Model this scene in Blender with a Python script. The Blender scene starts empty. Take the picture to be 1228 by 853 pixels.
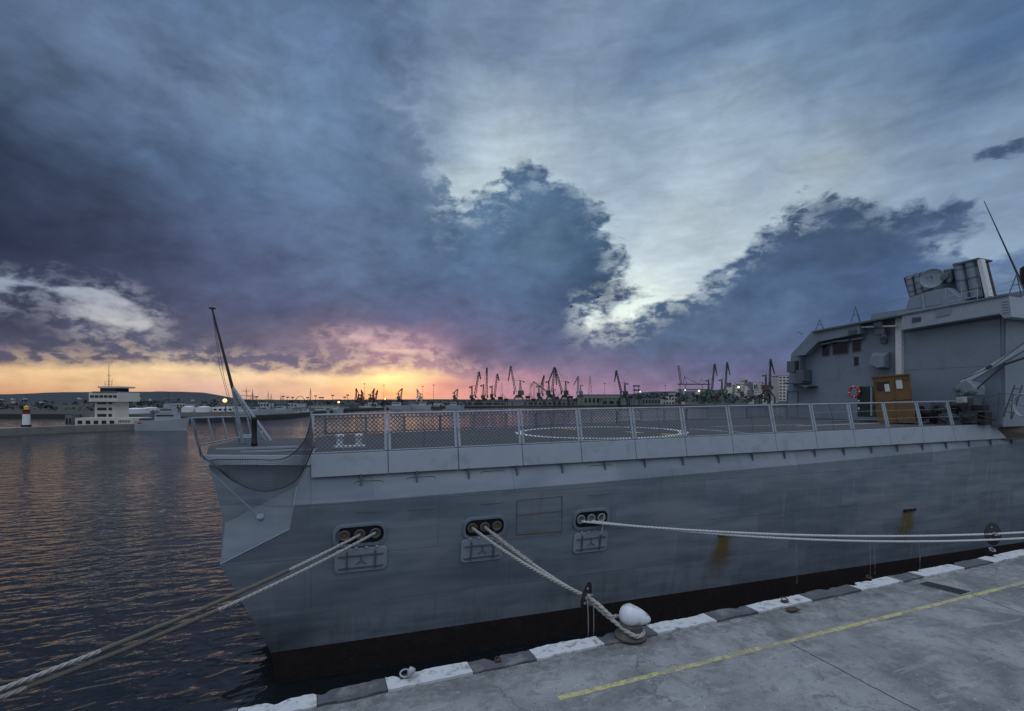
import bpy, bmesh, math, random
from mathutils import Vector, noise
random.seed(7)
R = math.radians
S = bpy.context.scene
COL = S.collection
# ---------------------------------------------------------------- camera
# world: X runs along the ship towards her bow, Y from the quay across the basin, Z up, water at Z = 0
CAMZ = 7.6
HEAD = R(68.1)                       # view direction against +X
CF, CR = (math.cos(HEAD), math.sin(HEAD)), (math.sin(HEAD), -math.cos(HEAD))
FOC = 600.0
cam = bpy.data.cameras.new('camera')
cam.sensor_width = 36; cam.lens = 36*FOC/1228
cam.shift_y = (480-426.5)/1228
cam.clip_start = .1; cam.clip_end = 9000
co = bpy.data.objects.new('camera', cam); COL.objects.link(co)
co.location = (0, 0, CAMZ)
co.rotation_euler = (R(90), 0, HEAD-R(90))
S.camera = co
def at(u, v, X=None, Y=None, Z=None, d=None):
    """point of the real place seen towards (u, v) on the plane X=, Y=, Z= or at depth d"""
    s = (u-614)/FOC; t = (480-v)/FOC
    dx = CF[0]+CR[0]*s; dy = CF[1]+CR[1]*s
    if X is not None: d = X/dx
    elif Y is not None: d = Y/dy
    elif Z is not None: d = (Z-CAMZ)/t
    return Vector((dx*d, dy*d, CAMZ+t*d))
# ---------------------------------------------------------------- view
S.view_settings.view_transform = 'Standard'; S.view_settings.look = 'None'
S.view_settings.exposure = 0; S.view_settings.gamma = 1
S.cycles.max_bounces = 6; S.cycles.diffuse_bounces = 3; S.cycles.glossy_bounces = 3
S.cycles.use_denoising = True
# ---------------------------------------------------------------- sun, low behind the cloud bank
SUN_AZ = HEAD - math.atan((470-614)/FOC)     # compass direction towards the sunset
SUN_EL = R(3.0)
sd = bpy.data.lights.new('sun', 'SUN'); sd.energy = .04; sd.angle = R(70); sd.color = (1, .62, .38)
so = bpy.data.objects.new('sun', sd); COL.objects.link(so)
so.rotation_euler = (R(90)-SUN_EL, 0, SUN_AZ+R(90))
# ---------------------------------------------------------------- sky
W = bpy.data.worlds.new('World'); S.world = W; W.use_nodes = True
class NT:
    def __init__(s, nt): s.t = nt; s.t.nodes.clear()
    def n(s, k, ins=None, **kw):
        x = s.t.nodes.new(k)
        for a, b in kw.items(): setattr(x, a, b)
        if ins:
            for a, b in ins.items():
                if hasattr(b, 'is_output'): s.t.links.new(b, x.inputs[a])
                else: x.inputs[a].default_value = b
        return x
    def m(s, op, a, b=None, c=None, clamp=False):
        i = {0: a}
        if b is not None: i[1] = b
        if c is not None: i[2] = c
        return s.n('ShaderNodeMath', i, operation=op, use_clamp=clamp).outputs[0]
    def mix(s, f, a, b, mode='MIX'):
        x = s.n('ShaderNodeMix', {0: f}, data_type='RGBA', blend_type=mode)
        for i, q in ((6, a), (7, b)):
            if hasattr(q, 'is_output'): s.t.links.new(q, x.inputs[i])
            else: x.inputs[i].default_value = tuple(q)+((1,) if len(q) == 3 else ())
        return x.outputs[2]
    def ss(s, v, a, b, c=0., d=1.):
        return s.n('ShaderNodeMapRange', {0: v, 1: a, 2: b, 3: c, 4: d}, interpolation_type='SMOOTHSTEP').outputs[0]
    def noise(s, vec, scale, det=4, rough=.5, dist=0., out=0):
        return s.n('ShaderNodeTexNoise', {'Vector': vec, 'Scale': scale, 'Detail': det, 'Roughness': rough, 'Distortion': dist}).outputs[out]
    def ramp(s, f, stops, interp='LINEAR'):
        x = s.n('ShaderNodeValToRGB', {0: f}); e = x.color_ramp; e.interpolation = interp
        while len(e.elements) < len(stops): e.elements.new(1)
        for q, (p, c) in zip(e.elements, stops): q.position = p
        for q, (p, c) in zip(e.elements, stops): q.color = tuple(c)+((1,) if len(c) == 3 else ())
        return x.outputs[0]
def lin(c):
    return tuple((x/255/12.92 if x <= 10 else ((x/255+.055)/1.055)**2.4) for x in c)
def aze(u, v):
    s = (u-614)/FOC; return math.degrees(math.atan(s)), math.degrees(math.atan((480-v)/math.hypot(FOC, u-614)))
BR = [(500,0,85,105,135),(650,20,112,126,152),(800,50,104,124,154),(1000,50,96,119,150),(1200,50,72,97,132),(560,100,122,136,160),
 (650,120,150,160,178),(600,200,188,194,202),(760,200,152,164,183),(900,200,152,163,181),(1100,150,116,133,160),(780,300,192,197,205),
 (850,270,186,191,199),(1000,210,166,173,183),(1200,200,128,144,168),(1210,260,125,140,165),(700,340,218,222,227),(740,368,240,238,226),
 (900,330,185,190,200),(540,215,205,210,215),(480,60,100,118,148),(530,160,150,162,182),(700,60,125,138,163),(620,60,105,122,150),
 (60,350,150,156,175),(120,372,178,175,180),(150,388,195,188,188),(-300,380,110,110,125),(20,330,150,155,175),(180,375,160,150,165),
 (0,450,220,175,128),(100,450,245,205,145),(250,445,250,215,165),(350,462,235,185,150),(0,468,205,145,105),(100,468,215,155,115),
 (250,470,205,162,145),(420,455,255,215,150),(470,452,255,225,150),(430,440,255,218,165),(520,465,228,150,135),(450,408,225,175,172),(400,402,205,165,165),
 (350,450,250,205,155),(470,468,250,165,100),(600,462,190,130,148),(700,470,150,118,150),(800,465,140,115,160),(900,460,105,105,145),(1200,460,85,95,130),
 (1150,290,150,165,185),(300,100,100,125,160),(0,0,80,100,135),(1500,0,60,85,120),(-400,0,60,70,95),(-400,300,60,65,90),(-400,460,130,112,105),
 (1700,300,90,110,140),(1700,460,80,90,125),(600,-300,90,112,145),(1100,-300,80,105,145),(100,-300,70,92,130)]
DK = [(50,50,75,93,124),(0,0,82,100,128),(200,50,83,109,149),(350,50,88,112,150),(450,50,80,104,141),(0,150,44,57,84),(100,200,62,78,110),(100,110,72,92,128),
 (250,200,80,105,145),(400,200,90,114,152),(0,290,38,44,70),(60,300,45,50,78),(150,290,62,68,98),(300,300,78,90,128),(450,280,85,108,145),(600,250,72,106,143),
 (560,310,80,110,150),(700,280,62,92,127),(650,350,75,96,136),(500,350,85,95,135),(350,370,86,89,126),(200,350,70,73,107),(50,410,86,86,116),(200,420,96,93,121),
 (350,430,112,103,133),(550,400,100,98,136),(480,390,95,92,130),(650,420,95,100,140),(800,400,78,97,134),(800,440,100,100,140),(950,300,66,91,131),(1100,270,68,94,134),
 (900,350,70,98,140),(1000,380,55,78,118),(1100,330,62,90,136),(1200,330,92,116,155),(900,430,86,100,145),(1050,350,60,85,126),(580,435,128,108,145),
 (450,425,185,132,142),(430,408,170,130,150),(500,418,175,125,145),(380,420,130,112,132),(700,440,124,110,146),(650,465,190,135,156),(530,450,190,135,148),(900,465,108,104,144),(750,455,140,116,152),(600,465,200,138,150),(480,470,235,150,110),(760,470,158,124,158),(1200,440,70,82,118),(750,270,75,105,140),
 (500,150,100,122,155),(960,255,60,80,110),(1050,252,58,78,108),(850,348,68,92,128),(800,372,70,94,130),(770,405,74,96,132),(850,395,92,115,150),(950,360,84,108,146),(720,300,54,82,115),(735,340,58,82,118),(690,228,62,92,126),(620,222,62,92,126),(580,260,78,108,142),(540,240,86,112,146),(500,215,78,104,138),(640,280,84,116,150),(640,320,90,118,152),(270,95,108,130,165),(310,145,110,132,166),(135,80,96,116,150),(400,140,96,122,160),(430,320,96,112,150),(560,330,82,98,138),(20,395,72,74,100),(250,380,80,80,112),(380,120,98,122,158),(-400,200,50,60,90),(-400,420,80,80,110),(1700,200,70,90,125),(1700,420,60,75,110),(600,-300,90,115,150),(100,-300,75,98,135)]
POLY = [[(-900,-900),(430,-900),(455,-100),(478,40),(490,110),(520,165),(528,200),(548,225),(545,262),(572,258),(590,212),(612,206),(652,210),(692,226),(722,252),(736,290),(755,318),
  (748,350),(728,366),(703,370),(700,394),(720,392),(742,386),(765,378),(775,366),(800,358),(838,345),(855,326),(900,303),(898,285),(925,262),(962,245),(1015,233),(1060,246),(1105,246),(1150,234),
  (1172,236),(1190,262),(1140,285),(1138,302),(1175,312),(1228,292),(1400,280),(1800,250),(1800,480),(980,480),(800,479),(680,474),(600,466),(550,456),(505,448),(470,444),(440,446),(400,448),(380,449),(300,447),
  (200,438),(0,440),(-900,440)]]
HOLE = [[(-100,322),(40,342),(90,338),(150,352),(205,383),(195,400),(110,398),(60,384),(0,362),(-100,350)],[(380,404),(430,405),(500,419),(520,426),(450,418),(385,410)]]
ISL = [[(925,240),(955,236),(960,246),(935,252)],[(1170,188),(1228,165),(1300,140),(1300,185),(1228,196),(1185,200)],[(1185,262),(1205,268),(1195,282),(1180,276)],
  [(10,350),(60,362),(85,376),(90,390),(40,392),(-40,378)],[(60,352),(84,350),(88,358),(66,360)],[(112,372),(150,372),(150,378),(115,380)],[(70,344),(150,358),(185,378),(140,370),(95,356)],[(100,388),(160,384),(165,391),(110,395)],[(400,452),(450,446),(455,452),(420,457)],[(700,398),(720,388),(735,395),(715,404)]]
def sdf(P, x, y):
    ins = False; best = 1e9
    for i in range(len(P)):
        x1, y1 = P[i]; x2, y2 = P[i-1]
        if (y1 > y) != (y2 > y) and x < (x2-x1)*(y-y1)/(y2-y1)+x1: ins = not ins
        dx, dy = x2-x1, y2-y1; k = max(0, min(1, ((x-x1)*dx+(y-y1)*dy)/(dx*dx+dy*dy)))
        best = min(best, math.hypot(x-x1-k*dx, y-y1-k*dy))
    return best if ins else -best
def idw(pts, az, el, k=4.2):
    w = 0; c = [0, 0, 0]
    for a, e, col in pts:
        d2 = (az-a)**2*.55+((el-e)*(1+3*math.exp(-max(0, min(e, el))/4)))**2+.35
        q = d2**(-k/2); w += q
        for i in range(3): c[i] += q*col[i]
    return [x/w for x in c]
BRP = [(*aze(p[0], p[1]), lin(p[2:])) for p in BR]; DKP = [(*aze(p[0], p[1]), lin(p[2:])) for p in DK]
AZM = 54.0
def px(az, el):
    return 614+FOC*math.tan(R(az)), 480-FOC/math.cos(R(az))*math.tan(R(el))
w = NT(W.node_tree)
tc = w.n('ShaderNodeTexCoord').outputs['Generated']
def dot(v): return w.n('ShaderNodeVectorMath', {0: tc, 1: v}, operation='DOT_PRODUCT').outputs['Value']
fa, ra, za = dot((CF[0], CF[1], 0)), dot((CR[0], CR[1], 0)), dot((0, 0, 1))
az = w.m('MULTIPLY', w.m('ARCTAN2', ra, fa), 57.2958)
el = w.m('MULTIPLY', w.m('ARCTAN2', za, w.m('SQRT', w.m('ADD', w.m('MULTIPLY', fa, fa), w.m('MULTIPLY', ra, ra)))), 57.2958)
def azu(a): return w.m('MULTIPLY_ADD', a, 1/(2*AZM), .5, clamp=True)
def grid(rows, fn, a, e, ncol=32):
    f = azu(a); prev = None
    for i, r in enumerate(rows):
        st = [(j/(ncol-1), fn(-AZM+2*AZM*j/(ncol-1), r)) for j in range(ncol)]
        c = w.ramp(f, st, 'B_SPLINE' if fn is not fsd else 'LINEAR')
        if prev is None: prev = c
        else:
            k = w.m('MULTIPLY_ADD', e, 1/(r-rows[i-1]), -rows[i-1]/(r-rows[i-1]), clamp=True)
            prev = w.mix(k, prev, c)
    return prev
def fsd(a, e):
    x, y = px(a, e)
    v = sdf(POLY[0], x, y)
    for H in HOLE:
        h_ = sdf(H, x, y); v = min(v, -h_*1.6 if h_ < 0 else -h_*(1.1 if H is HOLE[0] else 1.))
    for I in ISL: v = max(v, sdf(I, x, y)*2)
    q = max(0, min(1, .5+v/160)); return (q, q, q)
# turbulence in direction space, finer and flatter towards the horizon
flat = w.m('ADD', .25, w.ss(el, 0., 22., 0., .75))
vec = w.n('ShaderNodeCombineXYZ', {0: w.m('MULTIPLY', az, .05), 1: w.m('MULTIPLY', el, .085), 2: 1.7}).outputs[0]
vlow = w.n('ShaderNodeCombineXYZ', {0: w.m('MULTIPLY', az, .05), 1: w.m('MULTIPLY', el, .22), 2: 5.}).outputs[0]
nA = w.noise(vec, 1.6, 7, .6, 0, 1); nB = w.noise(vec, 4.6, 8, .58, .3, 0); nC = w.noise(vlow, 2.6, 7, .6, .4, 0)
sp = w.n('ShaderNodeSeparateXYZ', {0: nA}).outputs
waz = w.m('ADD', az, w.m('MULTIPLY', w.m('SUBTRACT', sp[0], .5), w.m('MULTIPLY', flat, 13.)))
wel = w.m('ADD', el, w.m('MULTIPLY', w.m('SUBTRACT', sp[1], .5), w.m('MULTIPLY', flat, 9.)))
waz2 = w.m('ADD', az, w.m('MULTIPLY', w.m('SUBTRACT', sp[0], .5), w.m('MULTIPLY', flat, 5.)))
wel2 = w.m('ADD', el, w.m('MULTIPLY', w.m('SUBTRACT', sp[1], .5), w.m('MULTIPLY', flat, 4.)))
rowsC = [-1, .6, 1.6, 2.6, 4, 6, 9, 12, 16, 21, 27, 34, 45]
bright = grid(rowsC, lambda a, e: idw(BRP, a, e), waz, wel)
dark = grid(rowsC, lambda a, e: idw(DKP, a, e), waz, wel)
sd_ = grid([-1, .7, 1.8, 2.8, 3.6, 4.6, 5.6, 6.8, 8, 9.4, 10.8, 12.2, 13.6, 15, 16.5, 18, 19.6, 21.2, 23, 25, 28, 32, 37, 45], fsd, waz2, wel2)
sdv = w.m('MULTIPLY', w.m('SUBTRACT', w.n('ShaderNodeSeparateColor', {0: sd_}).outputs[0], .5), 160.)
nz = w.m('ADD', w.m('MULTIPLY', w.m('SUBTRACT', nB, .5), 95.), w.m('MULTIPLY', w.m('SUBTRACT', sp[2], .5), 50.))
nz = w.m('MULTIPLY', nz, w.ss(el, 3., 15., .16, 1.))
# the bank dissolves softly towards the zenith on the left, hard cumulus edge elsewhere
soft = w.m('ADD', w.m('MULTIPLY', w.ss(el, 17., 26., 0., 1.), w.ss(az, -3., -13.)), w.m('MULTIPLY', w.ss(el, 6., 2., 0., 1.), .15))
msum = w.m('ADD', sdv, nz)
mhard = w.ss(msum, -5., 8.); msoft = w.ss(msum, -110., 75.)
M = w.m('ADD', w.m('MULTIPLY', mhard, w.m('SUBTRACT', 1., soft, clamp=True)), w.m('MULTIPLY', msoft, w.m('MINIMUM', soft, 1.)))
# billows: light and dark folds inside the bank, thin veils in the high layer
b1 = w.noise(vec, 3.4, 8, .58, .5, 0); b2 = w.noise(vec, 10., 7, .6, .2, 0)
b3 = w.noise(vec, 1.3, 5, .55, .6, 0)
bill = w.m('ADD', w.m('MULTIPLY_ADD', b1, .95, .54), w.m('ADD', w.m('MULTIPLY_ADD', b2, .42, -.21), w.m('MULTIPLY_ADD', b3, .9, -.43)))
veil = w.m('ADD', w.m('MULTIPLY_ADD', nC, .55, .72), w.m('ADD', w.m('MULTIPLY_ADD', b2, .2, -.1), w.m('MULTIPLY_ADD', b1, .6, -.3)))
def scale(c, f): return w.n('ShaderNodeVectorMath', {0: c, 3: f}, operation='SCALE').outputs[0]
dark2 = scale(w.n('ShaderNodeHueSaturation', {'Saturation': .90, 'Value': .91, 'Color': dark}).outputs[0], bill); bright2 = scale(bright, w.m('MULTIPLY', veil, 1.06))
# light catching the edge of the bank
rim = w.m('MULTIPLY', w.ss(msum, 38., 3., 0., .45), w.ss(b2, .42, .6))
dark2 = w.mix(rim, dark2, bright2)
sky = w.mix(M, bright2, dark2)
tint = w.mix(w.ss(el, 2., 11.), (1., 1., 1.), (.89, 1.03, 1.06))
sky = w.mix(1., sky, tint, 'MULTIPLY')
sky = w.n('ShaderNodeHueSaturation', {'Saturation': .93, 'Color': sky}).outputs[0]
# sun glow low in the gap
gx = w.m('DIVIDE', w.m('SUBTRACT', az, aze(468, 455)[0]), 3.4); gy = w.m('DIVIDE', w.m('SUBTRACT', wel, 1.9), 1.5)
gd = w.m('ADD', w.m('MULTIPLY', gx, gx), w.m('MULTIPLY', gy, gy))
glow = w.m('MULTIPLY', w.m('POWER', 2.718, w.m('MULTIPLY', gd, -1.)), w.m('MULTIPLY_ADD', M, -.6, 1.))
sky = w.mix(1., sky, scale(w.n('ShaderNodeCombineColor', {0: .70, 1: .34, 2: .10}).outputs[0], glow), 'ADD')
# clearer, brighter evening sky behind the photographer and overhead
nis = w.n('ShaderNodeTexSky', sky_type='NISHITA', sun_disc=False, sun_elevation=SUN_EL, sun_rotation=R(90)-SUN_AZ, altitude=10, air_density=1.2, dust_density=2.0)
back = w.mix(1., scale(nis.outputs[0], .05), w.n('ShaderNodeCombineColor', {0: 1.27, 1: 1.44, 2: 1.74}).outputs[0], 'ADD')
back = scale(back, w.m('MULTIPLY', w.m('MULTIPLY_ADD', w.noise(tc, 2.2, 6, .55, .4, 0), 1., .5), w.ss(el, 2., 75., .19, .72)))
k = w.m('MAXIMUM', w.ss(el, 40., 58.), w.ss(w.m('ABSOLUTE', az), 62., 95.))
sky = w.mix(k, sky, back)
bg = w.n('ShaderNodeBackground', {'Color': sky, 'Strength': 1.})
w.t.links.new(bg.outputs[0], w.n('ShaderNodeOutputWorld').inputs[0])
W.cycles.sampling_method = 'MANUAL'; W.cycles.sample_map_resolution = 512
# ---------------------------------------------------------------- helpers
def tag(o, label=None, cat=None, group=None, kind=None):
    if label: o['label'] = label
    if cat: o['category'] = cat
    if group: o['group'] = group
    if kind: o['kind'] = kind
    return o
def thing(name, loc, label, cat, group=None, rz=0):
    o = bpy.data.objects.new(name, None); COL.objects.link(o)
    o.location = loc; o.rotation_euler = (0, 0, rz); o.empty_display_size = .3
    return tag(o, label, cat, group)
ORG = {}
class MB:
    """collects shapes in world coordinates; build() links them as one mesh object"""
    def __init__(s): s.v = []; s.f = []; s.mi = []
    def add(s, vs, fs, m=0):
        k = len(s.v); s.v += [Vector(p) for p in vs]; s.f += [[k+i for i in f] for f in fs]; s.mi += [m]*len(fs); return s
    def quad(s, *p, m=0): return s.add(p, [list(range(len(p)))], m)
    def box(s, c, sz, ax=None, m=0, top=1.):
        c = Vector(c); a, b, e = ax or (Vector((1, 0, 0)), Vector((0, 1, 0)), Vector((0, 0, 1)))
        v = []
        for k in (-1, 1):
            q = top if k > 0 else 1
            for i, j in ((-1, -1), (1, -1), (1, 1), (-1, 1)):
                v.append(c+Vector(a)*i*sz[0]/2*q+Vector(b)*j*sz[1]/2*q+Vector(e)*k*sz[2]/2)
        return s.add(v, [[3, 2, 1, 0], [4, 5, 6, 7], [0, 1, 5, 4], [1, 2, 6, 5], [2, 3, 7, 6], [3, 0, 4, 7]], m)
    def prism(s, pts, vec, m=0):
        n = len(pts); a = [Vector(p) for p in pts]; b = [p+Vector(vec) for p in a]
        return s.add(a+b, [list(range(n))[::-1], list(range(n, 2*n))]+[[i, (i+1) % n, n+(i+1) % n, n+i] for i in range(n)], m)
    def tube(s, p, q, r, r2=None, n=8, m=0, cap=True):
        p, q = Vector(p), Vector(q); d = q-p
        if d.length < 1e-6: return s
        d.normalize(); a = d.orthogonal().normalized(); b = d.cross(a); r2 = r if r2 is None else r2; v = []
        for c, rr in ((p, r), (q, r2)):
            for i in range(n):
                t = 2*math.pi*(i+.5)/n; v.append(c+a*math.cos(t)*rr+b*math.sin(t)*rr)
        f = [[i, (i+1) % n, n+(i+1) % n, n+i] for i in range(n)]
        if cap: f += [list(range(n))[::-1], list(range(n, 2*n))]
        return s.add(v, f, m)
    def path(s, P, r, n=8, m=0, strands=0, lay=.35):
        """sweep; strands > 0 twists that many strands into a laid rope"""
        P = [Vector(p) for p in P]; L = [0]
        for i in range(1, len(P)): L.append(L[-1]+(P[i]-P[i-1]).length)
        up = Vector((0, 0, 1))
        for k in range(max(1, strands)):
            base = len(s.v)
            for i, p in enumerate(P):
                d = (P[min(i+1, len(P)-1)]-P[max(i-1, 0)]).normalized()
                a = d.cross(up); a = a.normalized() if a.length > .05 else d.orthogonal().normalized(); b = a.cross(d)
                c = p; rr = r if not callable(r) else r(L[i]/L[-1])
                if strands:
                    th = 2*math.pi*(k/strands+L[i]/lay); c = p+(a*math.cos(th)+b*math.sin(th))*rr*.5; rr *= .56
                for j in range(n):
                    t = 2*math.pi*j/n; s.v.append(c+(a*math.cos(t)+b*math.sin(t))*rr)
            for i in range(len(P)-1):
                for j in range(n):
                    s.f.append([base+i*n+j, base+i*n+(j+1) % n, base+(i+1)*n+(j+1) % n, base+(i+1)*n+j]); s.mi.append(m)
            s.f.append([base+j for j in range(n)][::-1]); s.mi.append(m)
            s.f.append([base+(len(P)-1)*n+j for j in range(n)]); s.mi.append(m)
        return s
    def lathe(s, c, prof, n=20, ax=(0, 0, 1), m=0, sx=1., sy=1.):
        c = Vector(c); e = Vector(ax).normalized(); a = e.orthogonal().normalized(); b = e.cross(a); k = len(s.v)
        if abs(e.z) > .99: a, b = Vector((1, 0, 0)), Vector((0, 1, 0))
        for r, z in prof:
            for i in range(n):
                t = 2*math.pi*i/n; s.v.append(c+e*z+a*math.cos(t)*r*sx+b*math.sin(t)*r*sy)
        for j in range(len(prof)-1):
            for i in range(n): s.f.append([k+j*n+i, k+j*n+(i+1) % n, k+(j+1)*n+(i+1) % n, k+(j+1)*n+i]); s.mi.append(m)
        s.f.append([k+i for i in range(n)][::-1]); s.mi.append(m)
        s.f.append([k+(len(prof)-1)*n+i for i in range(n)]); s.mi.append(m)
        return s
    def build(s, name, mat, parent=None, smooth=False, bevel=0, auto=None, **kw):
        off = Vector((0, 0, 0)); p = parent
        while p is not None: off += p.location; p = p.parent
        me = bpy.data.meshes.new(name)
        me.from_pydata([tuple(v-off) for v in s.v], [], s.f)
        for mt in (mat if isinstance(mat, (list, tuple)) else [mat]): me.materials.append(mt)
        me.polygons.foreach_set('material_index', s.mi)
        bm = bmesh.new(); bm.from_mesh(me); bmesh.ops.recalc_face_normals(bm, faces=bm.faces); bm.to_mesh(me); bm.free()
        if smooth: me.polygons.foreach_set('use_smooth', [True]*len(me.polygons))
        me.update()
        o = bpy.data.objects.new(name, me); COL.objects.link(o); o.parent = parent
        if auto is not None:
            me.polygons.foreach_set('use_smooth', [True]*len(me.polygons))
            me.set_sharp_from_angle(angle=R(auto))
        if bevel:
            b = o.modifiers.new('bevel', 'BEVEL'); b.width = bevel; b.segments = 2; b.limit_method = 'ANGLE'; b.angle_limit = R(40)
        return tag(o, **kw)
MATS = {}
def mat(name, col, rough=.5, metal=0., var=.12, vs=3., bump=0., bs=30., dirt=None, dirtamt=0., ds=1.2, spec=.5, emit=None, es=1.):
    if name in MATS: return MATS[name]
    m = bpy.data.materials.new(name); m.use_nodes = True; t = NT(m.node_tree); MATS[name] = m
    pos = t.n('ShaderNodeNewGeometry').outputs['Position']
    p = t.n('ShaderNodeBsdfPrincipled', {'Roughness': rough, 'Metallic': metal, 'Specular IOR Level': spec})
    c = col
    n1 = t.noise(pos, vs, 6, .6)
    c = t.mix(t.m('MULTIPLY_ADD', n1, 1., 0.), [x*(1-var) for x in col], [min(1, x*(1+var)) for x in col])
    if dirt is not None:
        c = t.mix(t.m('MULTIPLY', t.ss(t.noise(pos, ds, 8, .65, .6), .5, .68), dirtamt), c, dirt)
    t.t.links.new(c, p.inputs['Base Color'])
    t.t.links.new(t.m('MULTIPLY_ADD', n1, .25, max(0, rough-.12)), p.inputs['Roughness'])
    if bump:
        b = t.n('ShaderNodeBump', {'Height': t.noise(pos, bs, 6, .6), 'Distance': bump})
        t.t.links.new(b.outputs[0], p.inputs['Normal'])
    if emit:
        p.inputs['Emission Color'].default_value = tuple(emit)+(1,); p.inputs['Emission Strength'].default_value = es
    t.t.links.new(p.outputs[0], t.n('ShaderNodeOutputMaterial').inputs[0])
    return m
# ---------------------------------------------------------------- water
def water_mat():
    m = bpy.data.materials.new('harbour_water'); m.use_nodes = True; t = NT(m.node_tree)
    pos = t.n('ShaderNodeNewGeometry').outputs['Position']
    rot = t.n('ShaderNodeMapping', {'Vector': pos, 'Rotation': (0, 0, -HEAD+R(82)), 'Scale': (.5, 1.0, 1)}).outputs[0]
    rot2 = t.n('ShaderNodeMapping', {'Vector': pos, 'Rotation': (0, 0, -HEAD+R(108)), 'Scale': (.55, 1.0, 1)}).outputs[0]
    big = t.noise(pos, .035, 3, .5)
    h = t.m('ADD', t.m('MULTIPLY', t.noise(rot, 1.15, 2, .4, .6), 1.), t.m('MULTIPLY', t.noise(rot2, 2.6, 2, .45, .4), .30))
    h = t.m('ADD', h, t.m('MULTIPLY', t.noise(pos, 8., 1, .5), .02))
    h = t.m('MULTIPLY', h, t.ss(big, .3, .6, .7, 1.15))
    h = t.m('MULTIPLY', t.m('POWER', h, 2.2), .62)
    b = t.n('ShaderNodeBump', {'Height': h, 'Distance': .34, 'Strength': 1.})
    p = t.n('ShaderNodeBsdfPrincipled', {'Base Color': (.010, .014, .018, 1), 'Roughness': .09, 'IOR': 1.34, 'Normal': b.outputs[0]})
    t.t.links.new(p.outputs[0], t.n('ShaderNodeOutputMaterial').inputs[0])
    return m
WM = water_mat(); WZ = -.6
B = MB(); B.quad((-5000, -300, WZ), (5000, -300, WZ), (5000, 6000, WZ), (-5000, 6000, WZ))
B.build('water', WM, kind='structure')
B = MB(); B.quad((-5000, -300, -9), (5000, -300, -9), (5000, 6000, -9), (-5000, 6000, -9))
B.build('sea_bed', mat('sea_bed_mud', (.03, .03, .03), .9), kind='structure')
# ---------------------------------------------------------------- quay
def concrete():
    m = bpy.data.materials.new('old_concrete'); m.use_nodes = True; t = NT(m.node_tree)
    pos = t.n('ShaderNodeNewGeometry').outputs['Position']
    a = t.noise(pos, .55, 8, .62, .4); b = t.noise(pos, 3., 8, .7, .5); c_ = t.noise(pos, 38., 4, .6)
    c = t.mix(t.ss(a, .33, .66), (.13, .138, .142), (.29, .30, .30))
    c = t.mix(t.m('MULTIPLY', t.ss(b, .48, .66), .55), c, (.095, .10, .105))
    st = t.n('ShaderNodeMapping', {'Vector': pos, 'Scale': (.5, 2.2, 1), 'Rotation': (0, 0, .5)}).outputs[0]
    c = t.mix(t.m('MULTIPLY', t.ss(t.noise(st, 1.6, 7, .65, .8), .55, .66), .55), c, (.34, .35, .36))
    c = t.mix(t.m('MULTIPLY', t.ss(c_, .5, .72), .5), c, (.10, .10, .10))
    xyz = t.n('ShaderNodeSeparateXYZ', {0: pos}).outputs
    ed = t.m('MULTIPLY', t.ss(xyz[1], 8.6, 9.35), t.ss(t.noise(pos, 5., 8, .75), .42, .6))
    c = t.mix(t.m('MULTIPLY', ed, .7), c, (.085, .085, .08))
    c = t.mix(t.m('MULTIPLY', t.ss(t.noise(pos, 14., 3, .5), .66, .7), .7), c, (.06, .06, .06))
    c = t.mix(t.m('MULTIPLY', t.ss(t.noise(pos, 11., 3, .5), .68, .72), .5), c, (.5, .5, .48))
    c = t.mix(t.m('MULTIPLY', t.ss(t.noise(pos, .8, 4, .55, .3), .62, .72), .55), c, (.075, .078, .08))
    # fine wandering cracks
    wv = t.n('ShaderNodeVectorMath', {0: pos, 1: t.n('ShaderNodeVectorMath', {0: t.noise(pos, 1.3, 5, .6, 0, 1), 3: 1.3}, operation='SCALE').outputs[0]}, operation='ADD').outputs[0]
    vo = t.n('ShaderNodeTexVoronoi', {'Vector': wv, 'Scale': .4}, feature='DISTANCE_TO_EDGE').outputs[0]
    cr = t.m('MULTIPLY', t.ss(vo, .013, .003), t.m('MULTIPLY', t.ss(t.noise(pos, .4, 2), .54, .62), .5))
    c = t.mix(t.m('MULTIPLY', cr, .8), c, (.05, .05, .05))
    h = t.m('ADD', t.m('MULTIPLY', b, .5), t.m('ADD', t.m('MULTIPLY', c_, .25), t.m('MULTIPLY', cr, -.8)))
    bp = t.n('ShaderNodeBump', {'Height': h, 'Distance': .02})
    p = t.n('ShaderNodeBsdfPrincipled', {'Base Color': c, 'Roughness': .8, 'Normal': bp.outputs[0]})
    t.t.links.new(p.outputs[0], t.n('ShaderNodeOutputMaterial').inputs[0])
    return m
CONC = concrete()
QZ = 2.2
def ragged(x, s=1.): return .05*noise.noise(Vector((x*2.1, s, 0)))+.03*noise.noise(Vector((x*7, s, 3)))
B = MB()
xs = [-60+i*.25 for i in range(int(150/.25)+1)]
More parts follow.
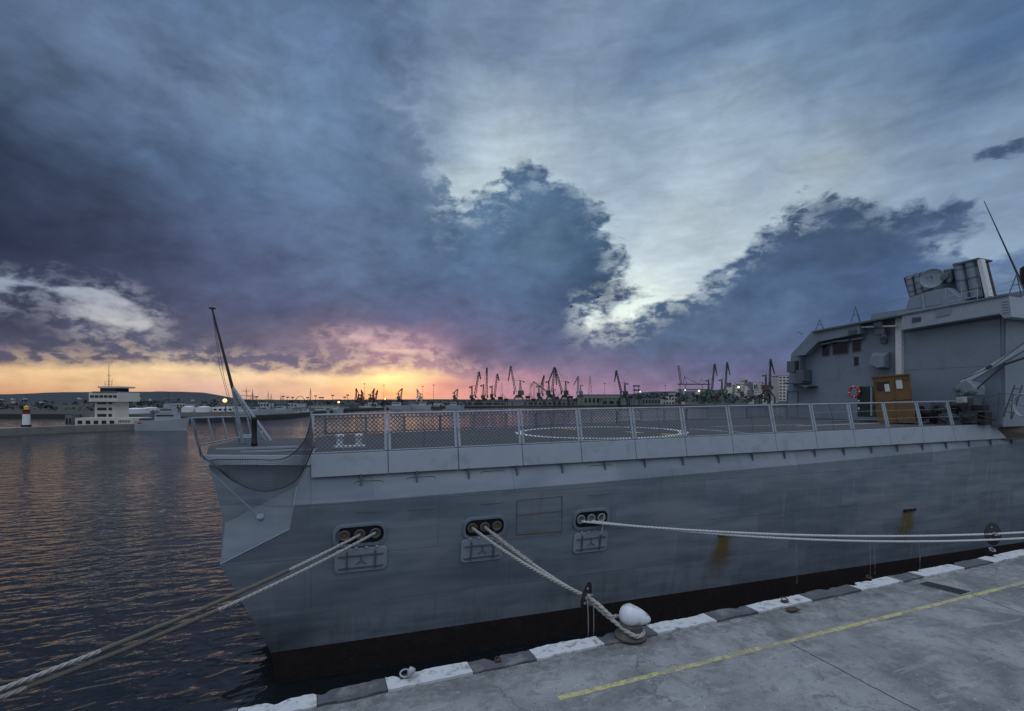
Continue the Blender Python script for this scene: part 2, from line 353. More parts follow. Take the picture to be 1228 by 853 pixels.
# the slab: two sheets of concrete either side of the yellow line, butted, with a ragged edge against the coping
edge = [(x, 9.42+ragged(x)) for x in xs]
for (x0, y0), (x1, y1) in zip(edge, edge[1:]):
    B.add([(x0, -40, QZ), (x1, -40, QZ), (x1, y1, QZ), (x0, y0, QZ)], [[0, 1, 2, 3]])
B.box((15, -15, QZ/2-2.2), (150, 48.6, QZ+4.0))
B.build('quay', CONC, kind='structure')
whitep = mat('coping_white_paint', (.52, .54, .56), .6, var=.1, vs=5, bump=.01, bs=12, dirt=(.14, .13, .12), dirtamt=.85, ds=4.5)
blackp = mat('coping_dark_paint', (.075, .08, .09), .7, var=.3, vs=2.5, bump=.02, bs=10, dirt=(.26, .25, .24), dirtamt=.55, ds=1.8)
def qx(u, v): return at(u, v, Z=QZ+.04).x
wh = [(205,853,245,853),(285,851,380,833),(465,827,562,797),(647,794,720,768),(790,761,853,741),(905,732,965,716),(1020,703,1066,692),(1095,688,1141,677),(1165,668,1216,657),(1262,646,1300,636),(1345,628,1390,618)]
W_ = [(qx(a, b), qx(c, d)) for a, b, c, d in wh]
segs = []; x = -60
while x < W_[0][0]-3: segs.append((x, x+1.1, 0)); segs.append((x+1.1, x+2.3, 1)); x += 2.3
for a, b in W_: segs.append((x, a, 0)); segs.append((a, b, 1)); x = b
while x < 88: segs.append((x, x+1.6, 0)); segs.append((x+1.6, x+3, 1)); x += 3
B = MB(); seed = 0
for a, b, wflag in segs:
    n = max(1, int((b-a)/.07)); seed += 1; tilt = random.uniform(-.012, .012)
    for i in range(n):
        xa, xb = a+(b-a)*i/n+(.006 if i == 0 else 0), a+(b-a)*(i+1)/n-(.006 if i == n-1 else 0)
        def pt(x):
            sk = .12*(1 if wflag else -1)*0
            yi = 9.425+ragged(x); yo = 9.86+.06*noise.noise(Vector((x*1.1, 9, 0)))-.16*max(0, noise.noise(Vector((x*2.7, 5, 0)))-.1)*2-.05*abs(noise.noise(Vector((x*9, 5, 0))))
            z = QZ+.045+tilt+.012*noise.noise(Vector((x*3, 1, 1)))
            return (yi, yo, z)
        y0, o0, z0 = pt(xa); y1, o1, z1 = pt(xb)
        B.add([(xa, y0, QZ-.2), (xb, y1, QZ-.2), (xb, o1, QZ-.5), (xa, o0, QZ-.5), (xa, y0, z0), (xb, y1, z1), (xb, o1, z1), (xa, o0, z0)],
              [[4, 5, 6, 7], [0, 1, 5, 4], [2, 3, 7, 6]]+([[3, 0, 4, 7]] if i == 0 else [])+([[1, 2, 6, 5]] if i == n-1 else []), wflag)
B.build('quay_coping', [blackp, whitep], kind='structure')
# painted line, worn
def yellow():
    m = bpy.data.materials.new('worn_yellow_paint'); m.use_nodes = True; t = NT(m.node_tree)
    pos = t.n('ShaderNodeNewGeometry').outputs['Position']
    n1 = t.noise(pos, 7., 8, .75); n2 = t.noise(pos, 1.1, 4, .6)
    k = t.ss(t.m('ADD', n1, t.m('MULTIPLY', n2, .5)), .67, .80)
    c = t.mix(k, (.50, .46, .19), (.2, .2, .19))
    c = t.mix(t.ss(t.noise(pos, 30, 4), .4, .7), c, (.40, .37, .17))
    p = t.n('ShaderNodeBsdfPrincipled', {'Base Color': c, 'Roughness': .75})
    t.t.links.new(p.outputs[0], t.n('ShaderNodeOutputMaterial').inputs[0]); return m
B = MB(); x = 4.16
while x < 70:
    a = .035*noise.noise(Vector((x*5, 0, 0))); x2 = x+.12; b = .035*noise.noise(Vector((x2*5, 0, 0)))
    B.quad((x, 8.02+a, QZ+.004), (x2, 8.02+b, QZ+.004), (x2, 8.15+b*.4, QZ+.004), (x, 8.15+a*.4, QZ+.004)); x = x2
B.build('painted_line', yellow(), kind='structure')
jm = mat('dark_joint', (.03, .03, .032), .9)  # plain dark tone of the joints in the slab
B = MB()
def joint(p, q, wd=.028):
    n = 60; pr = None
    d = (q-p).normalized(); s = Vector((-d.y, d.x, 0))
    for i in range(n+1):
        c = p.lerp(q, i/n)+s*.03*noise.noise(Vector((i*.35, p.x, 0))); c.z = QZ+.004; ww = wd*(.7+.6*abs(noise.noise(Vector((i*.8, p.x, 4)))))
        if pr: B.quad(pr[0]-s*pr[1], c-s*ww/2, c+s*ww/2, pr[0]+s*pr[1])
        pr = (c, ww/2)
Z = QZ
joint(at(948, 772, Z=Z), at(1130, 868, Z=Z)); joint(at(1166, 713, Z=Z), at(1330, 775, Z=Z))
joint(at(700, 900, Z=Z), at(1290, 900, Z=Z), .02)
B.build('slab_joint', jm, kind='structure')
# ---------------------------------------------------------------- the warship
YC = 19.5
def Yw(X): return 15.78-.055*X if X < 60 else 15.78-3.3+(X-60)**1.6*.02
def Yk(X): return 14.95-.043*X if X < 60 else 14.95-2.58+(X-60)**1.6*.02
def zk(X): return 4.70+.012*X+.0004*X*X if X < 40 else 5.82+.03*(X-40)
def zd(X): return 6.03+.0135*X
def zb(X): return 5.42+.0105*X
def surf(X, z):
    k = zk(X)
    if z >= k: return Yk(X)+(.55-.013*max(0, min(X, 34)-10))*(z-k)/(zd(X)-k)
    t = (z-.4)/(k-.4); return Yw(X)*(1-t)+Yk(X)*t
def on_hull(u, v, out=0.):
    Y = 15.
    for i in range(12): p = at(u, v, Y=Y); Y = surf(p.x, p.z)-out
    return at(u, v, Y=Y)
RUST = [(861, 878, 640, .17, 2.1), (1083, 1098, 612, .2, 2.0)]
def hull_mat():
    m = bpy.data.materials.new('hull_grey_paint'); m.use_nodes = True; t = NT(m.node_tree)
    pos = t.n('ShaderNodeNewGeometry').outputs['Position']; xyz = t.n('ShaderNodeSeparateXYZ', {0: pos}).outputs
    st = t.n('ShaderNodeMapping', {'Vector': pos, 'Scale': (.35, .3, 1.9)}).outputs[0]
    n1 = t.noise(st, 1., 6, .55, .3); n2 = t.noise(pos, .5, 6, .6, .3)
    c = t.mix(t.ss(n1, .35, .65), (.155, .195, .245), (.235, .275, .325))
    c = t.mix(t.m('MULTIPLY', t.ss(n2, .4, .7), .5), c, (.25, .275, .30))
    # touched-up rectangles of slightly different paint
    bk = t.n('ShaderNodeTexBrick', {'Vector': t.n('ShaderNodeCombineXYZ', {0: xyz[0], 1: xyz[2], 2: 0.}).outputs[0], 'Color1': (0, 0, 0, 1), 'Color2': (1, 1, 1, 1), 'Mortar': (.5, .5, .5, 1), 'Scale': 1., 'Mortar Size': .0, 'Brick Width': 2.7, 'Row Height': .8}, offset=.37)
    c = t.mix(t.m('MULTIPLY', t.ss(bk.outputs[0], .2, .9), .42), c, (.11, .14, .175))
    # faint vertical run marks
    vs = t.n('ShaderNodeMapping', {'Vector': pos, 'Scale': (5., 1, .25)}).outputs[0]
    c = t.mix(t.m('MULTIPLY', t.ss(t.noise(vs, 1., 6, .7), .58, .75), .45), c, (.27, .29, .31))
    c = t.mix(t.m('MULTIPLY', t.ss(t.noise(t.n('ShaderNodeMapping', {'Vector': pos, 'Scale': (9., 1, .35), 'Location': (7, 0, 0)}).outputs[0], 1., 6, .7), .61, .74), .5), c, (.15, .105, .06))
    # oxide streaks below the scuppers and the small rust spots of the ports
    wob = t.m('MULTIPLY', t.m('SUBTRACT', t.noise(pos, 2.2, 5, .6), .5), .55)
    for u1, u2, v, side, ln in RUST:
        a = on_hull(u1, v); b = on_hull(u2, v); w2 = (b.x-a.x)/2; xc = (a.x+b.x)/2; z0 = (a.z+b.z)/2
        dz = t.m('SUBTRACT', z0, xyz[2])                # metres below the scupper
        xx = t.m('ABSOLUTE', t.m('ADD', t.m('SUBTRACT', xyz[0], xc), t.m('ADD', wob, t.m('MULTIPLY', dz, side))))
        wx = t.m('MULTIPLY_ADD', dz, .12, w2)
        k = t.m('MULTIPLY', t.ss(t.m('SUBTRACT', xx, wx), .16, -.30), t.m('MULTIPLY', t.ss(dz, -.02, .1), t.ss(t.m('ADD', dz, wob), ln, ln*.25)))
        c = t.mix(t.m('MULTIPLY', k, .9), c, (.17, .115, .03))
    # chalky runs and grime above the boot topping
    gr_ = t.m('MULTIPLY', t.ss(xyz[2], 2.2, .5), t.ss(t.noise(t.n('ShaderNodeMapping', {'Vector': pos, 'Scale': (2.5, 1, .5), 'Location': (3, 0, 0)}).outputs[0], 1., 7, .7), .45, .7))
    c = t.mix(t.m('MULTIPLY', gr_, .5), c, (.10, .105, .10))
    ch = t.n('ShaderNodeMapping', {'Vector': pos, 'Scale': (3.2, 1, .22), 'Location': (13, 0, 0)}).outputs[0]
    c = t.mix(t.m('MULTIPLY', t.m('MULTIPLY', t.ss(t.noise(ch, 1., 7, .7), .55, .72), t.ss(xyz[0], 8., 16.)), .5), c, (.36, .38, .40))
    # seams of the plating
    h = t.m('ADD', t.m('MULTIPLY', t.noise(st, 1.4, 1, .5), .8), t.m('MULTIPLY', t.noise(pos, 1.3, 1, .5), .6))
    sm = t.n('ShaderNodeTexBrick', {'Vector': t.n('ShaderNodeCombineXYZ', {0: xyz[0], 1: xyz[2], 2: 0.}).outputs[0], 'Color1': (1, 1, 1, 1), 'Color2': (1, 1, 1, 1), 'Mortar': (0, 0, 0, 1), 'Scale': 1., 'Mortar Size': .012, 'Mortar Smooth': .6, 'Brick Width': 6., 'Row Height': 1.55}, offset=.4).outputs[0]
    b1 = t.n('ShaderNodeBump', {'Height': h, 'Distance': .035, 'Strength': 1.})
    b2 = t.n('ShaderNodeBump', {'Height': sm, 'Distance': .02, 'Strength': .8, 'Normal': b1.outputs[0]})
    p = t.n('ShaderNodeBsdfPrincipled', {'Base Color': c, 'Roughness': .48, 'Normal': b2.outputs[0]})
    t.t.links.new(t.m('MULTIPLY_ADD', n2, .3, .34), p.inputs['Roughness'])
    t.t.links.new(p.outputs[0], t.n('ShaderNodeOutputMaterial').inputs[0]); return m
HM = hull_mat()
GREY = mat('ship_grey_paint', (.20, .245, .30), .45, var=.1, vs=1.3, bump=.004, bs=6, dirt=(.13, .14, .15), dirtamt=.35, ds=1.)
GREYL = mat('ship_light_grey_paint', (.30, .345, .40), .45, var=.1, vs=2, bump=.004, bs=8, dirt=(.18, .18, .18), dirtamt=.4, ds=1.7)
GREYD = mat('ship_dark_grey_paint', (.10, .12, .145), .5, var=.15, vs=2)
RED = mat('boot_topping', (.015, .0085, .0095), .75, var=.5, vs=4, bump=.02, bs=9, dirt=(.03, .026, .022), dirtamt=.5, ds=2)
OCHRE = mat('rust_and_lit_holes', (.17, .10, .03), .8, var=.8, vs=14)  # seam rust, and the painted light inside the port holes
BLACK = mat('black_rubber', (.012, .012, .014), .6, var=.3)
DKG = mat('dark_opening', (.008, .008, .01), .7)
RUSTM = mat('rusted_steel', (.20, .085, .03), .8, var=.45, vs=14, bump=.01, bs=30)
WHITE = mat('white_paint', (.62, .64, .66), .5, var=.1, vs=8, dirt=(.35, .3, .24), dirtamt=.4, ds=5)
GLASS = mat('dark_glass', (.01, .014, .018), .08, var=.1)
STEEL = mat('galvanised_steel', (.32, .35, .38), .4, metal=.3, var=.15, vs=6)
NETM = mat('safety_net_cord', (.05, .055, .065), .8, var=.2, vs=10)
ship = thing('warship', (15, YC, 0), 'long grey warship with flight deck and hangar, moored along the striped quay', 'warship')
mir = lambda p: Vector((p[0], 2*YC-p[1], p[2]))
xs = [1.]+[2.12*i for i in range(1, 40)]
P_ = dict(k=Vector((-.75, 16.0, -1.8)), w=at(325, 783, Y=15.85), A=at(264, 677, Y=15.45), B=at(347, 635, Y=15.05), K=at(352, 606, Y=14.97), C=at(356, 583, Y=15.14), E=at(378, 549, Y=15.42),
          D=at(270, 628, Y=16.2), F=at(247, 548, Y=16.1))
wz = P_['w'].z
def col(X): return [Vector((X, Yw(X)+.12, -1.8)), Vector((X, surf(X, wz), wz)), Vector((X, surf(X, 2.0)-.02, 2.0)), Vector((X, surf(X, 3.4), 3.4)), Vector((X, Yk(X), zk(X))), Vector((X, surf(X, zd(X)), zd(X)-.02))]
B = MB(); Bb = MB()
for side in (0, 1):
    f = (lambda p: p) if not side else mir
    for a, b in zip(xs, xs[1:]):
        ca, cb = col(a), col(b)
        Bb.quad(*[f(p) for p in (ca[0], cb[0], cb[1], ca[1])])
        for i in range(1, 5): B.quad(*[f(p) for p in (ca[i], cb[i], cb[i+1], ca[i+1])])
    c = col(1.); P = P_
    Bb.quad(*[f(p) for p in (P['k'], c[0], c[1], P['w'])])
    m1 = P['w'].lerp(P['A'], .55)
    for q in ((P['w'], c[1], c[2], m1), (m1, c[2], c[3], P['A']), (P['A'], c[3], P['B']), (P['B'], c[3], c[4], P['K']), (P['K'], c[4], P['C']), (P['C'], c[4], c[5], P['E']),
              (P['A'], P['B'], P['C'], P['D']), (P['B'], P['K'], P['C']), (P['D'], P['C'], P['E'], P['F'])): B.quad(*[f(p) for p in q])
    for a, b, bb in (('k', 'w', Bb), ('w', 'A', B), ('A', 'D', B), ('D', 'F', B)):
        pa, pb = P[a], P[b]
        bb.quad(f(pa), f(pb), (pb.x-.5, YC, pb.z), (pa.x-.5, YC, pa.z))
    e = col(xs[-1]); (B).quad(*[f(p) for p in e[1:]], Vector((e[0].x, YC, e[5].z)), Vector((e[0].x, YC, e[1].z)))
    Bb.quad(f(e[0]), f(e[1]), (e[0].x, YC, e[1].z), (e[0].x, YC, -1.5)); Bb.quad(*([f(P['k'])]+[f(col(x)[0]) for x in (1., xs[-1])]+[Vector((xs[-1], YC, -2)), Vector((-1, YC, -2))]))
hull = B.build('hull', HM, ship, auto=12)
bm = bmesh.new(); bm.from_mesh(hull.data); bmesh.ops.remove_doubles(bm, verts=bm.verts, dist=.002); bmesh.ops.recalc_face_normals(bm, faces=bm.faces); bm.to_mesh(hull.data); bm.free()
hull.data.polygons.foreach_set('use_smooth', [True]*len(hull.data.polygons)); hull.data.set_sharp_from_angle(angle=R(12))
Bb.build('bottom', RED, ship, label='dark red underwater hull and boot topping')
# flight deck
dk = mat('non_skid_deck', (.055, .06, .065), .85, var=.25, vs=1.4, bump=.006, bs=60, dirt=(.10, .10, .10), dirtamt=.5, ds=.8)
B = MB(); top = [P_['F'], P_['E']]+[Vector((x, surf(x, zb(x))+.055, zd(x)+.003)) for x in xs]
G = P_['F'].copy(); G.x -= .5; G.y = YC
for p, q in zip(top, top[1:]): B.quad(p, q, mir(q), mir(p))
B.quad(P_['F'], mir(P_['F']), G)
deck = B.build('flight_deck', dk, ship)
wl = mat('deck_white_marking', (.66, .68, .70), .8, var=.2, vs=6, dirt=(.12, .12, .13), dirtamt=.7, ds=2.5)
yl = mat('deck_yellow_marking', (.62, .52, .10), .8, var=.2, vs=6, dirt=(.12, .12, .1), dirtamt=.6, ds=3)
def strip(p, q, wd, name, mt, dz=.006):
    p, q = Vector(p), Vector(q); p.z = zd(p.x)+dz; q.z = zd(q.x)+dz; d = (q-p).normalized(); s = Vector((-d.y, d.x, 0))*wd/2
    B = MB(); B.quad(p-s, q-s, q+s, p+s); return B.build(name, mt, deck)
def dkp(u, v):
    X = 10.
    for i in range(8): p = at(u, v, Z=zd(X)); X = p.x
    return p
B = MB(); n = 64; cx, cy, rr = 11.9, 19.2, 3.75
for i in range(n):
    t0, t1 = 2*math.pi*i/n, 2*math.pi*(i+1)/n
    q = [(cx+r*math.cos(t), cy+r*math.sin(t)) for r, t in ((rr, t0), (rr, t1), (rr-.36, t1), (rr-.36, t0))]
    B.quad(*[(x, y, zd(x)+.006) for x, y in q])
B.build('landing_circle', wl, deck)
for a, b in (((827, 514.5), (893, 519)), ((853, 512), (962, 509.5)), ((955, 511), (1060, 507.5)), ((1074, 507.5), (1110, 506.5))): strip(dkp(*a), dkp(*b), .16, 'white_line', wl)
for a, b in (((672, 514), (694, 515)), ((752, 518), (770, 519.5)), ((792, 520.5), (815, 522))): strip(dkp(*a), dkp(*b), .5, 'yellow_mark', yl)
# deck edge panels, rail frames and wire mesh on the near side
LEAN = .22; RH = 1.14
def epz(X): return surf(X, zb(X))-.10
def ept(X): return surf(X, zb(X))+.01
def mesh_net(B, a, b, c, d, pitch, r):
    """diamond wire mesh in the quad a-b-c-d (a bottom left, b bottom right, c top right, d top left)"""
    w = (b-a).length; h = (d-a).length
    def P(x, y):
        s, t = x/w, y/h; return (a.lerp(b, s)).lerp(d.lerp(c, s), t)
    k = -h
    nrm = (b-a).cross(d-a).normalized()*r
    while k < w:
        x0, y0 = max(k, 0), max(-k, 0); x1 = min(k+h, w); y1 = x1-k
        if x1 > x0:
            for fl in (0, 1):
                p, q = (P(x0, y0), P(x1, y1)) if not fl else (P(w-x0, y0), P(w-x1, y1))
                e = (q-p).normalized().cross(nrm.normalized())*r
                B.add([p-e, p+e, q+e, q-e, p+nrm, q+nrm], [[0, 1, 2, 3], [0, 4, 5, 3], [1, 4, 5, 2]])
        k += pitch
meshm = mat('rail_mesh_wire', (.10, .115, .135), .6, var=.1)
NB = 17
for i in range(NB):
    x0, x1 = 2.12*i+.01, 2.12*(i+1)-.01
    B = MB(); pts = []
    for x in (x0, x1):
        pts.append((Vector((x, epz(x)-.03, zb(x))), Vector((x, ept(x)-.03, zd(x)+.02)), Vector((x, ept(x)+.05, zd(x)+.02)), Vector((x, epz(x)+.04, zb(x)))))
    a, b = pts
    B.add(list(a)+list(b), [[0, 1, 2, 3], [4, 7, 6, 5], [0, 4, 5, 1], [1, 5, 6, 2], [2, 6, 7, 3], [3, 7, 4, 0]])
    B.build('deck_edge_panel', GREYL, ship, bevel=.012)
    if i >= 15: continue
    fr = MB(); lo = []; hi = []
    for x in (x0+.05, x1-.05):
        lo.append(Vector((x, ept(x), zd(x)+.06))); hi.append(Vector((x, ept(x)+LEAN, zd(x)+RH)))
    for l, h in zip(lo, hi): fr.box((l+h)/2, (.07, .045, (h-l).length), (Vector((1, 0, 0)), (h-l).normalized().cross(Vector((1, 0, 0))), (h-l).normalized()))
    fr.tube(hi[0]-Vector((.04, 0, 0)), hi[1]+Vector((.04, 0, 0)), .032)
    if i < 9: fr.tube(lo[0], lo[1], .02); fr.tube(lo[0].lerp(hi[0], .5)-Vector((0, .05, 0)), lo[0].lerp(hi[0], .5)+Vector((0, .08, 0)), .035)
    f = fr.build('rail_frame', GREYL, ship, auto=40)
    if i < 9:
        m = MB(); mesh_net(m, lo[0], lo[1], hi[1], hi[0], .125, .0115 if i < 6 else .010); m.build('wire_mesh', meshm, f)
    else:
        m = MB()
        for k in (.35, .68): m.tube(lo[0].lerp(hi[0], k), lo[1].lerp(hi[1], k), .008, n=5)
        m.build('guard_wire', STEEL, f)
    if i % 2: 
        m = MB(); c = lo[0].lerp(lo[1], .5); t_ = hi[0].lerp(hi[1], .5); m.path([c, c.lerp(t_, .5)+Vector((.05, 0, 0)), t_], .009, n=5); m.build('lashing_cord', NETM, f)
# brackets under the panels
for i in range(22):
    x = 1.35+1.6*i; B = MB(); B.box((x, surf(x, zb(x)-.15)-.05, zb(x)-.14), (.045, .07, .34)); B.build('net_bracket', GREYD, ship)
# far side rail
for i in range(17):
    x = .6+1.75*i; y = 2*YC-ept(x); B = MB(); l = Vector((x, y, zd(x))); h = Vector((x, y-.12, zd(x)+.74))
    x2 = x+1.75; h2 = Vector((x2, 2*YC-ept(x2)-.12, zd(x2)+.74)); l2 = Vector((x2, 2*YC-ept(x2), zd(x2)))
    B.box((l+h)/2, (.11, .05, .74)); B.tube(h, h2, .025); B.tube(l+Vector((0, 0, .08)), l2+Vector((0, 0, .08)), .04)
    if i > 8: B.tube(l.lerp(h, .5), l2.lerp(h2, .5), .01, n=4)
    B.build('far_rail_frame', GREY if i % 3 else GREYD, ship)
# hull details: welded outlines, scuppers
def frame_on(u1, v1, u2, v2, u3, v3, u4, v4, r=.012, name='welded_outline', mt=None, rad=.12):
    q = [on_hull(a, b, .006) for a, b in ((u1, v1), (u2, v2), (u3, v3), (u4, v4))]; P = []
    for i in range(4):
        a, b, c = q[i-1], q[i], q[(i+1) % 4]; d1, d2 = (a-b).normalized(), (c-b).normalized()
        for k in range(5):
            t = k/4; P.append((b+d1*rad*(1-t)**2)+d2*rad*t**2)
    B = MB(); B.path(P+[P[0]], r, n=5); return B.build(name, mt or GREYD, ship)
frame_on(425, 577, 460, 576, 460, 613, 425, 615); frame_on(487, 573, 523, 571, 522, 610, 487, 612); frame_on(576, 566, 606, 564, 605, 603, 575, 605); frame_on(705, 559, 734, 557, 733, 592, 705, 595)
frame_on(620, 600, 674, 595, 674, 637, 619, 641, rad=.02); 
B = MB()
B.tube(on_hull(620, 618, .01), on_hull(674, 613, .01), .01); B.tube(on_hull(619, 641, .01), on_hull(674, 637, .01), .018); B.build('rust_seam', OCHRE, ship)
for u1, u2, v, *_ in RUST:
    a, b = on_hull(u1, v), on_hull(u2, v-1); B = MB(); c = (a+b)/2; B.box(c+Vector((0, .0, -.01)), ((b-a).length, .10, .11)); B.build('scupper', DKG, ship)
def axes(p):
    e = .3; t = (Vector((p.x+e, surf(p.x+e, p.z), p.z))-Vector((p.x-e, surf(p.x-e, p.z), p.z))).normalized()
    w_ = (Vector((p.x, surf(p.x, p.z+.2), p.z+.2))-Vector((p.x, surf(p.x, p.z-.2), p.z-.2))).normalized()
    return t, w_, w_.cross(t).normalized()*(1 if w_.cross(t).y < 0 else -1)
def rrect(c, t, w_, W2, H2, r, n=6):
    out = []
    for sx, sy, a0 in ((1, 1, 0), (-1, 1, 90), (-1, -1, 180), (1, -1, 270)):
        for k in range(n+1):
            a = R(a0+90*k/n); out.append(c+t*(sx*(W2-r)+r*math.cos(a))+w_*(sy*(H2-r)+r*math.sin(a)))
    return out
PORTS = []

def port(u, v, Wd, Hd, ud, vd, dw, dh, rusty, lbl):
    p = on_hull(u, v); t, w_, n = axes(p)
    o = rrect(p, t, w_, Wd/2, Hd/2, Hd*.42); o2 = rrect(p, t, w_, Wd/2+.07, Hd/2+.07, Hd*.46)
    B = MB(); N = len(o)
    vs = [q+n*.07 for q in o]+[q+n*.07 for q in o2]+[q-n*.02 for q in o2]+[q-n*.02 for q in o]
    fs = []
    for i in range(N):
        j = (i+1) % N
        for a, b in ((0, N), (N, 2*N), (3*N, 0)): fs.append([a+i, a+j, b+j, b+i])
    B.add(vs, fs); pr = B.build('mooring_port', GREY, ship, auto=40, label=lbl)
    # three fairlead holes on a black sheet painted for the shade inside
    B = MB(); B.prism([q+n*.004 for q in o], n*.004); B.build('port_dark_sheet', DKG, pr)
    hs = []
    for k in (-1, 0, 1):
        c = p+t*(Wd*.32*k)+w_*.01
        B = MB(); B.lathe(c+n*.01, [(.15, 0), (.165, .02), (.15, .05), (.115, .045), (.105, .0)], 18, ax=n); 
        if rusty: B.build('fairlead_ring', GREYD, pr, smooth=True); B = MB(); B.lathe(c+n*.008, [(.108, .0), (.108, .01)], 18, ax=n); B.build('fairlead_hole', OCHRE, pr)  # ochre disc paints the lit, rusty inside of the hole
        else: B.build('roller', STEEL, pr, smooth=True)
        hs.append(c+n*.05)
    # lid folded down below
    q = on_hull(ud, vd, .05); B = MB(); t, w_, n = axes(q)
    B.prism([x-n*.03 for x in rrect(q, t, w_, dw/2, dh/2, .13)], n*.06); dr = B.build('port_lid', GREYL, pr, bevel=.01)
    B = MB()
    for k in (-.27, .27): B.box(q+t*dw*k+n*.055, (.035, .05, dh*.8), (t, n, w_))
    B.box(q+n*.05+w_*dh*.22, (dw*.86, .04, .03), (t, n, w_)); B.box(q+n*.05-w_*dh*.3, (dw*.86, .04, .03), (t, n, w_))
    for a, b in (((0, 0), (0, .18)), ((0, 0), (-.15, -.12)), ((0, 0), (.15, -.12))): B.tube(q+n*.06+t*a[0]+w_*a[1], q+n*.06+t*b[0]+w_*b[1], .014, n=5)
    B.build('lid_bar', GREYD, dr)
    for k in (-.3, -.1, .1, .3): B = MB(); B.tube(q+w_*(dh/2+.02)+n*.03+t*(dw*k-.04), q+w_*(dh/2+.02)+n*.03+t*(dw*k+.04), .03, n=8); B.build('hinge', GREYL, pr)
    PORTS.append(hs)
port(431.5, 641, 1.34, .54, 433, 671, 1.46, .72, 1, 'open aft mooring port with rust around its three holes')
port(581, 632, 1.26, .56, 578, 659, 1.36, .76, 1, 'open middle mooring port whose two hawsers run to the bollard')
port(708.5, 622, 1.22, .56, 708, 650, 1.28, .72, 0, 'open mooring port with steel rollers inside')
# draught marks and weld line of the stern cut
B = MB(); B.path([P_['A'], P_['B'], P_['K'], P_['C']], .015, n=5); B.build('stern_weld', GREYL, ship)
B = MB(); a = P_['F'].copy(); b = P_['E'].copy(); B.prism([a+Vector((-.1, -.10, .06)), b+Vector((0, -.10, .06)), b+Vector((0, -.16, -.20)), a+Vector((0, -.16, -.20))], (0, .14, 0)); B.build('stern_edge_plate', GREYL, ship)
# strut from the quarter down to its pad
B = MB(); a = at(248, 562, Y=15.75); b = at(311, 620, Y=15.35); B.tube(a, b, .02); B.lathe(b+Vector((.03, .0, .0)), [(.11, 0), (.1, .04), (.04, .06)], 12, ax=(0, -.7, .7)); B.build('quarter_strut', GREY, ship)
# sagging safety net hung round the near quarter
top_ = [at(233, 503, Y=17.6), at(238, 530, Y=16.2), at(246, 551, Y=15.75), at(262, 551, Y=15.6), at(300, 551, Y=15.35), at(340, 550, Y=15.05), at(364, 530, Y=14.85), at(373, 502, Y=14.8)]
bot_ = [at(240, 547, Y=16.6), at(246, 551, Y=15.9), at(256, 556, Y=15.55), at(275, 574, Y=15.35), at(302, 587, Y=15.15), at(328, 588, Y=14.9), at(357, 574, Y=14.7), at(377, 535, Y=14.72)]
def samp(L, t):
    k = t*(len(L)-1); i = min(int(k), len(L)-2); f = k-i
    p0, p1, p2, p3 = L[max(i-1, 0)], L[i], L[i+1], L[min(i+2, len(L)-1)]
    return .5*((2*p1)+(-p0+p2)*f+(2*p0-5*p1+4*p2-p3)*f*f+(-p0+3*p1-3*p2+p3)*f**3)
B = MB(); N = 100; Mr = 18
for i in range(N+1):
    a, b = samp(top_, i/N), samp(bot_, i/N); B.path([a.lerp(b, k/6)+Vector((0, -.12*math.sin(math.pi*k/6), 0)) for k in range(7)], .005, n=3)
for k in range(Mr+1):
    B.path([samp(top_, i/60).lerp(samp(bot_, i/60), k/Mr)+Vector((0, -.12*math.sin(math.pi*k/Mr), 0)) for i in range(61)], .005 if 0 < k < Mr else .018, n=3)
B.build('quarter_net', NETM, ship)
# raised net rack along the stern
ra = [at(237, 534, Y=20.1), at(301, 522, Y=24.4)]; rt = [at(229.5, 501.5, Y=20.1), at(296, 499.5, Y=24.4)]
B = MB(); B.tube(ra[0], ra[1], .03); B.tube(rt[0], rt[1], .035)
for k in range(5): B.tube(ra[0].lerp(ra[1], k/4), rt[0].lerp(rt[1], k/4), .035)
rk = B.build('stern_net_rack', GREYL, ship, auto=40)
B = MB(); mesh_net(B, ra[0], ra[1], rt[1], rt[0], .12, .005); B.build('rack_net', NETM, rk)
B = MB(); mesh_net(B, at(243, 549, Y=16.3), ra[0], rt[0], at(231, 510, Y=18.3), .12, .005); B.build('rack_side_net', NETM, rk)
for c_, z_ in (((-2.2, 20.6, 6.12), (.5, .4, .28)), ((-2.3, 22.4, 6.1), (.4, .5, .25)), ((-2., 23.6, 6.12), (.35, .3, .3))):
    B = MB(); B.box(c_, z_); B.build('deck_fitting', GREY, ship, bevel=.03)
B = MB(); B.box((-1.6, 18.3, zd(0)-.0), (2.4, .12, .06)); B.box((-.9, 17.3, zd(0)-.02), (2.2, .1, .05)); B.build('deck_coaming', GREYL, ship)
B = MB(); p = at(305, 535, Y=18.6); B.lathe(p, [(.1, 0), (.1, .12), (.085, .15), (.085, .85), (.1, .87), (.1, .95), (.05, .97)], 14); B.build('capstan_post', BLACK, ship, smooth=True)
# flagstaff raked over the stern
ft = at(254.5, 371, Y=20); fm = at(279, 466, Y=20); fb1 = at(291, 531, Y=20.3)
B = MB(); B.tube(fm, ft, .055, .03); B.lathe(ft, [(.03, 0), (.11, .01), (.11, .05), (.02, .07)], 12); fs_ = B.build('flagstaff', mat('dark_varnished_wood', (.035, .022, .018), .4), ship, auto=40)
B = MB(); B.tube(fm, fb1, .05); B.tube(fm+Vector((0, 0, .05)), at(325, 529, Y=19.5), .05); B.tube(fm+Vector((0, 0, -.1)), at(318, 529, Y=20.6), .04); B.build('staff_strut', GREYL, fs_)
B = MB(); B.path([ft, ft.lerp(fb1, .5)+Vector((-.1, 0, -.1)), fb1], .007, n=4); B.path([ft, ft.lerp(fb1, .4)+Vector((-.16, 0, -.1)), fb1+Vector((-.1, 0, 0))], .007, n=4); B.build('halyard', NETM, fs_)
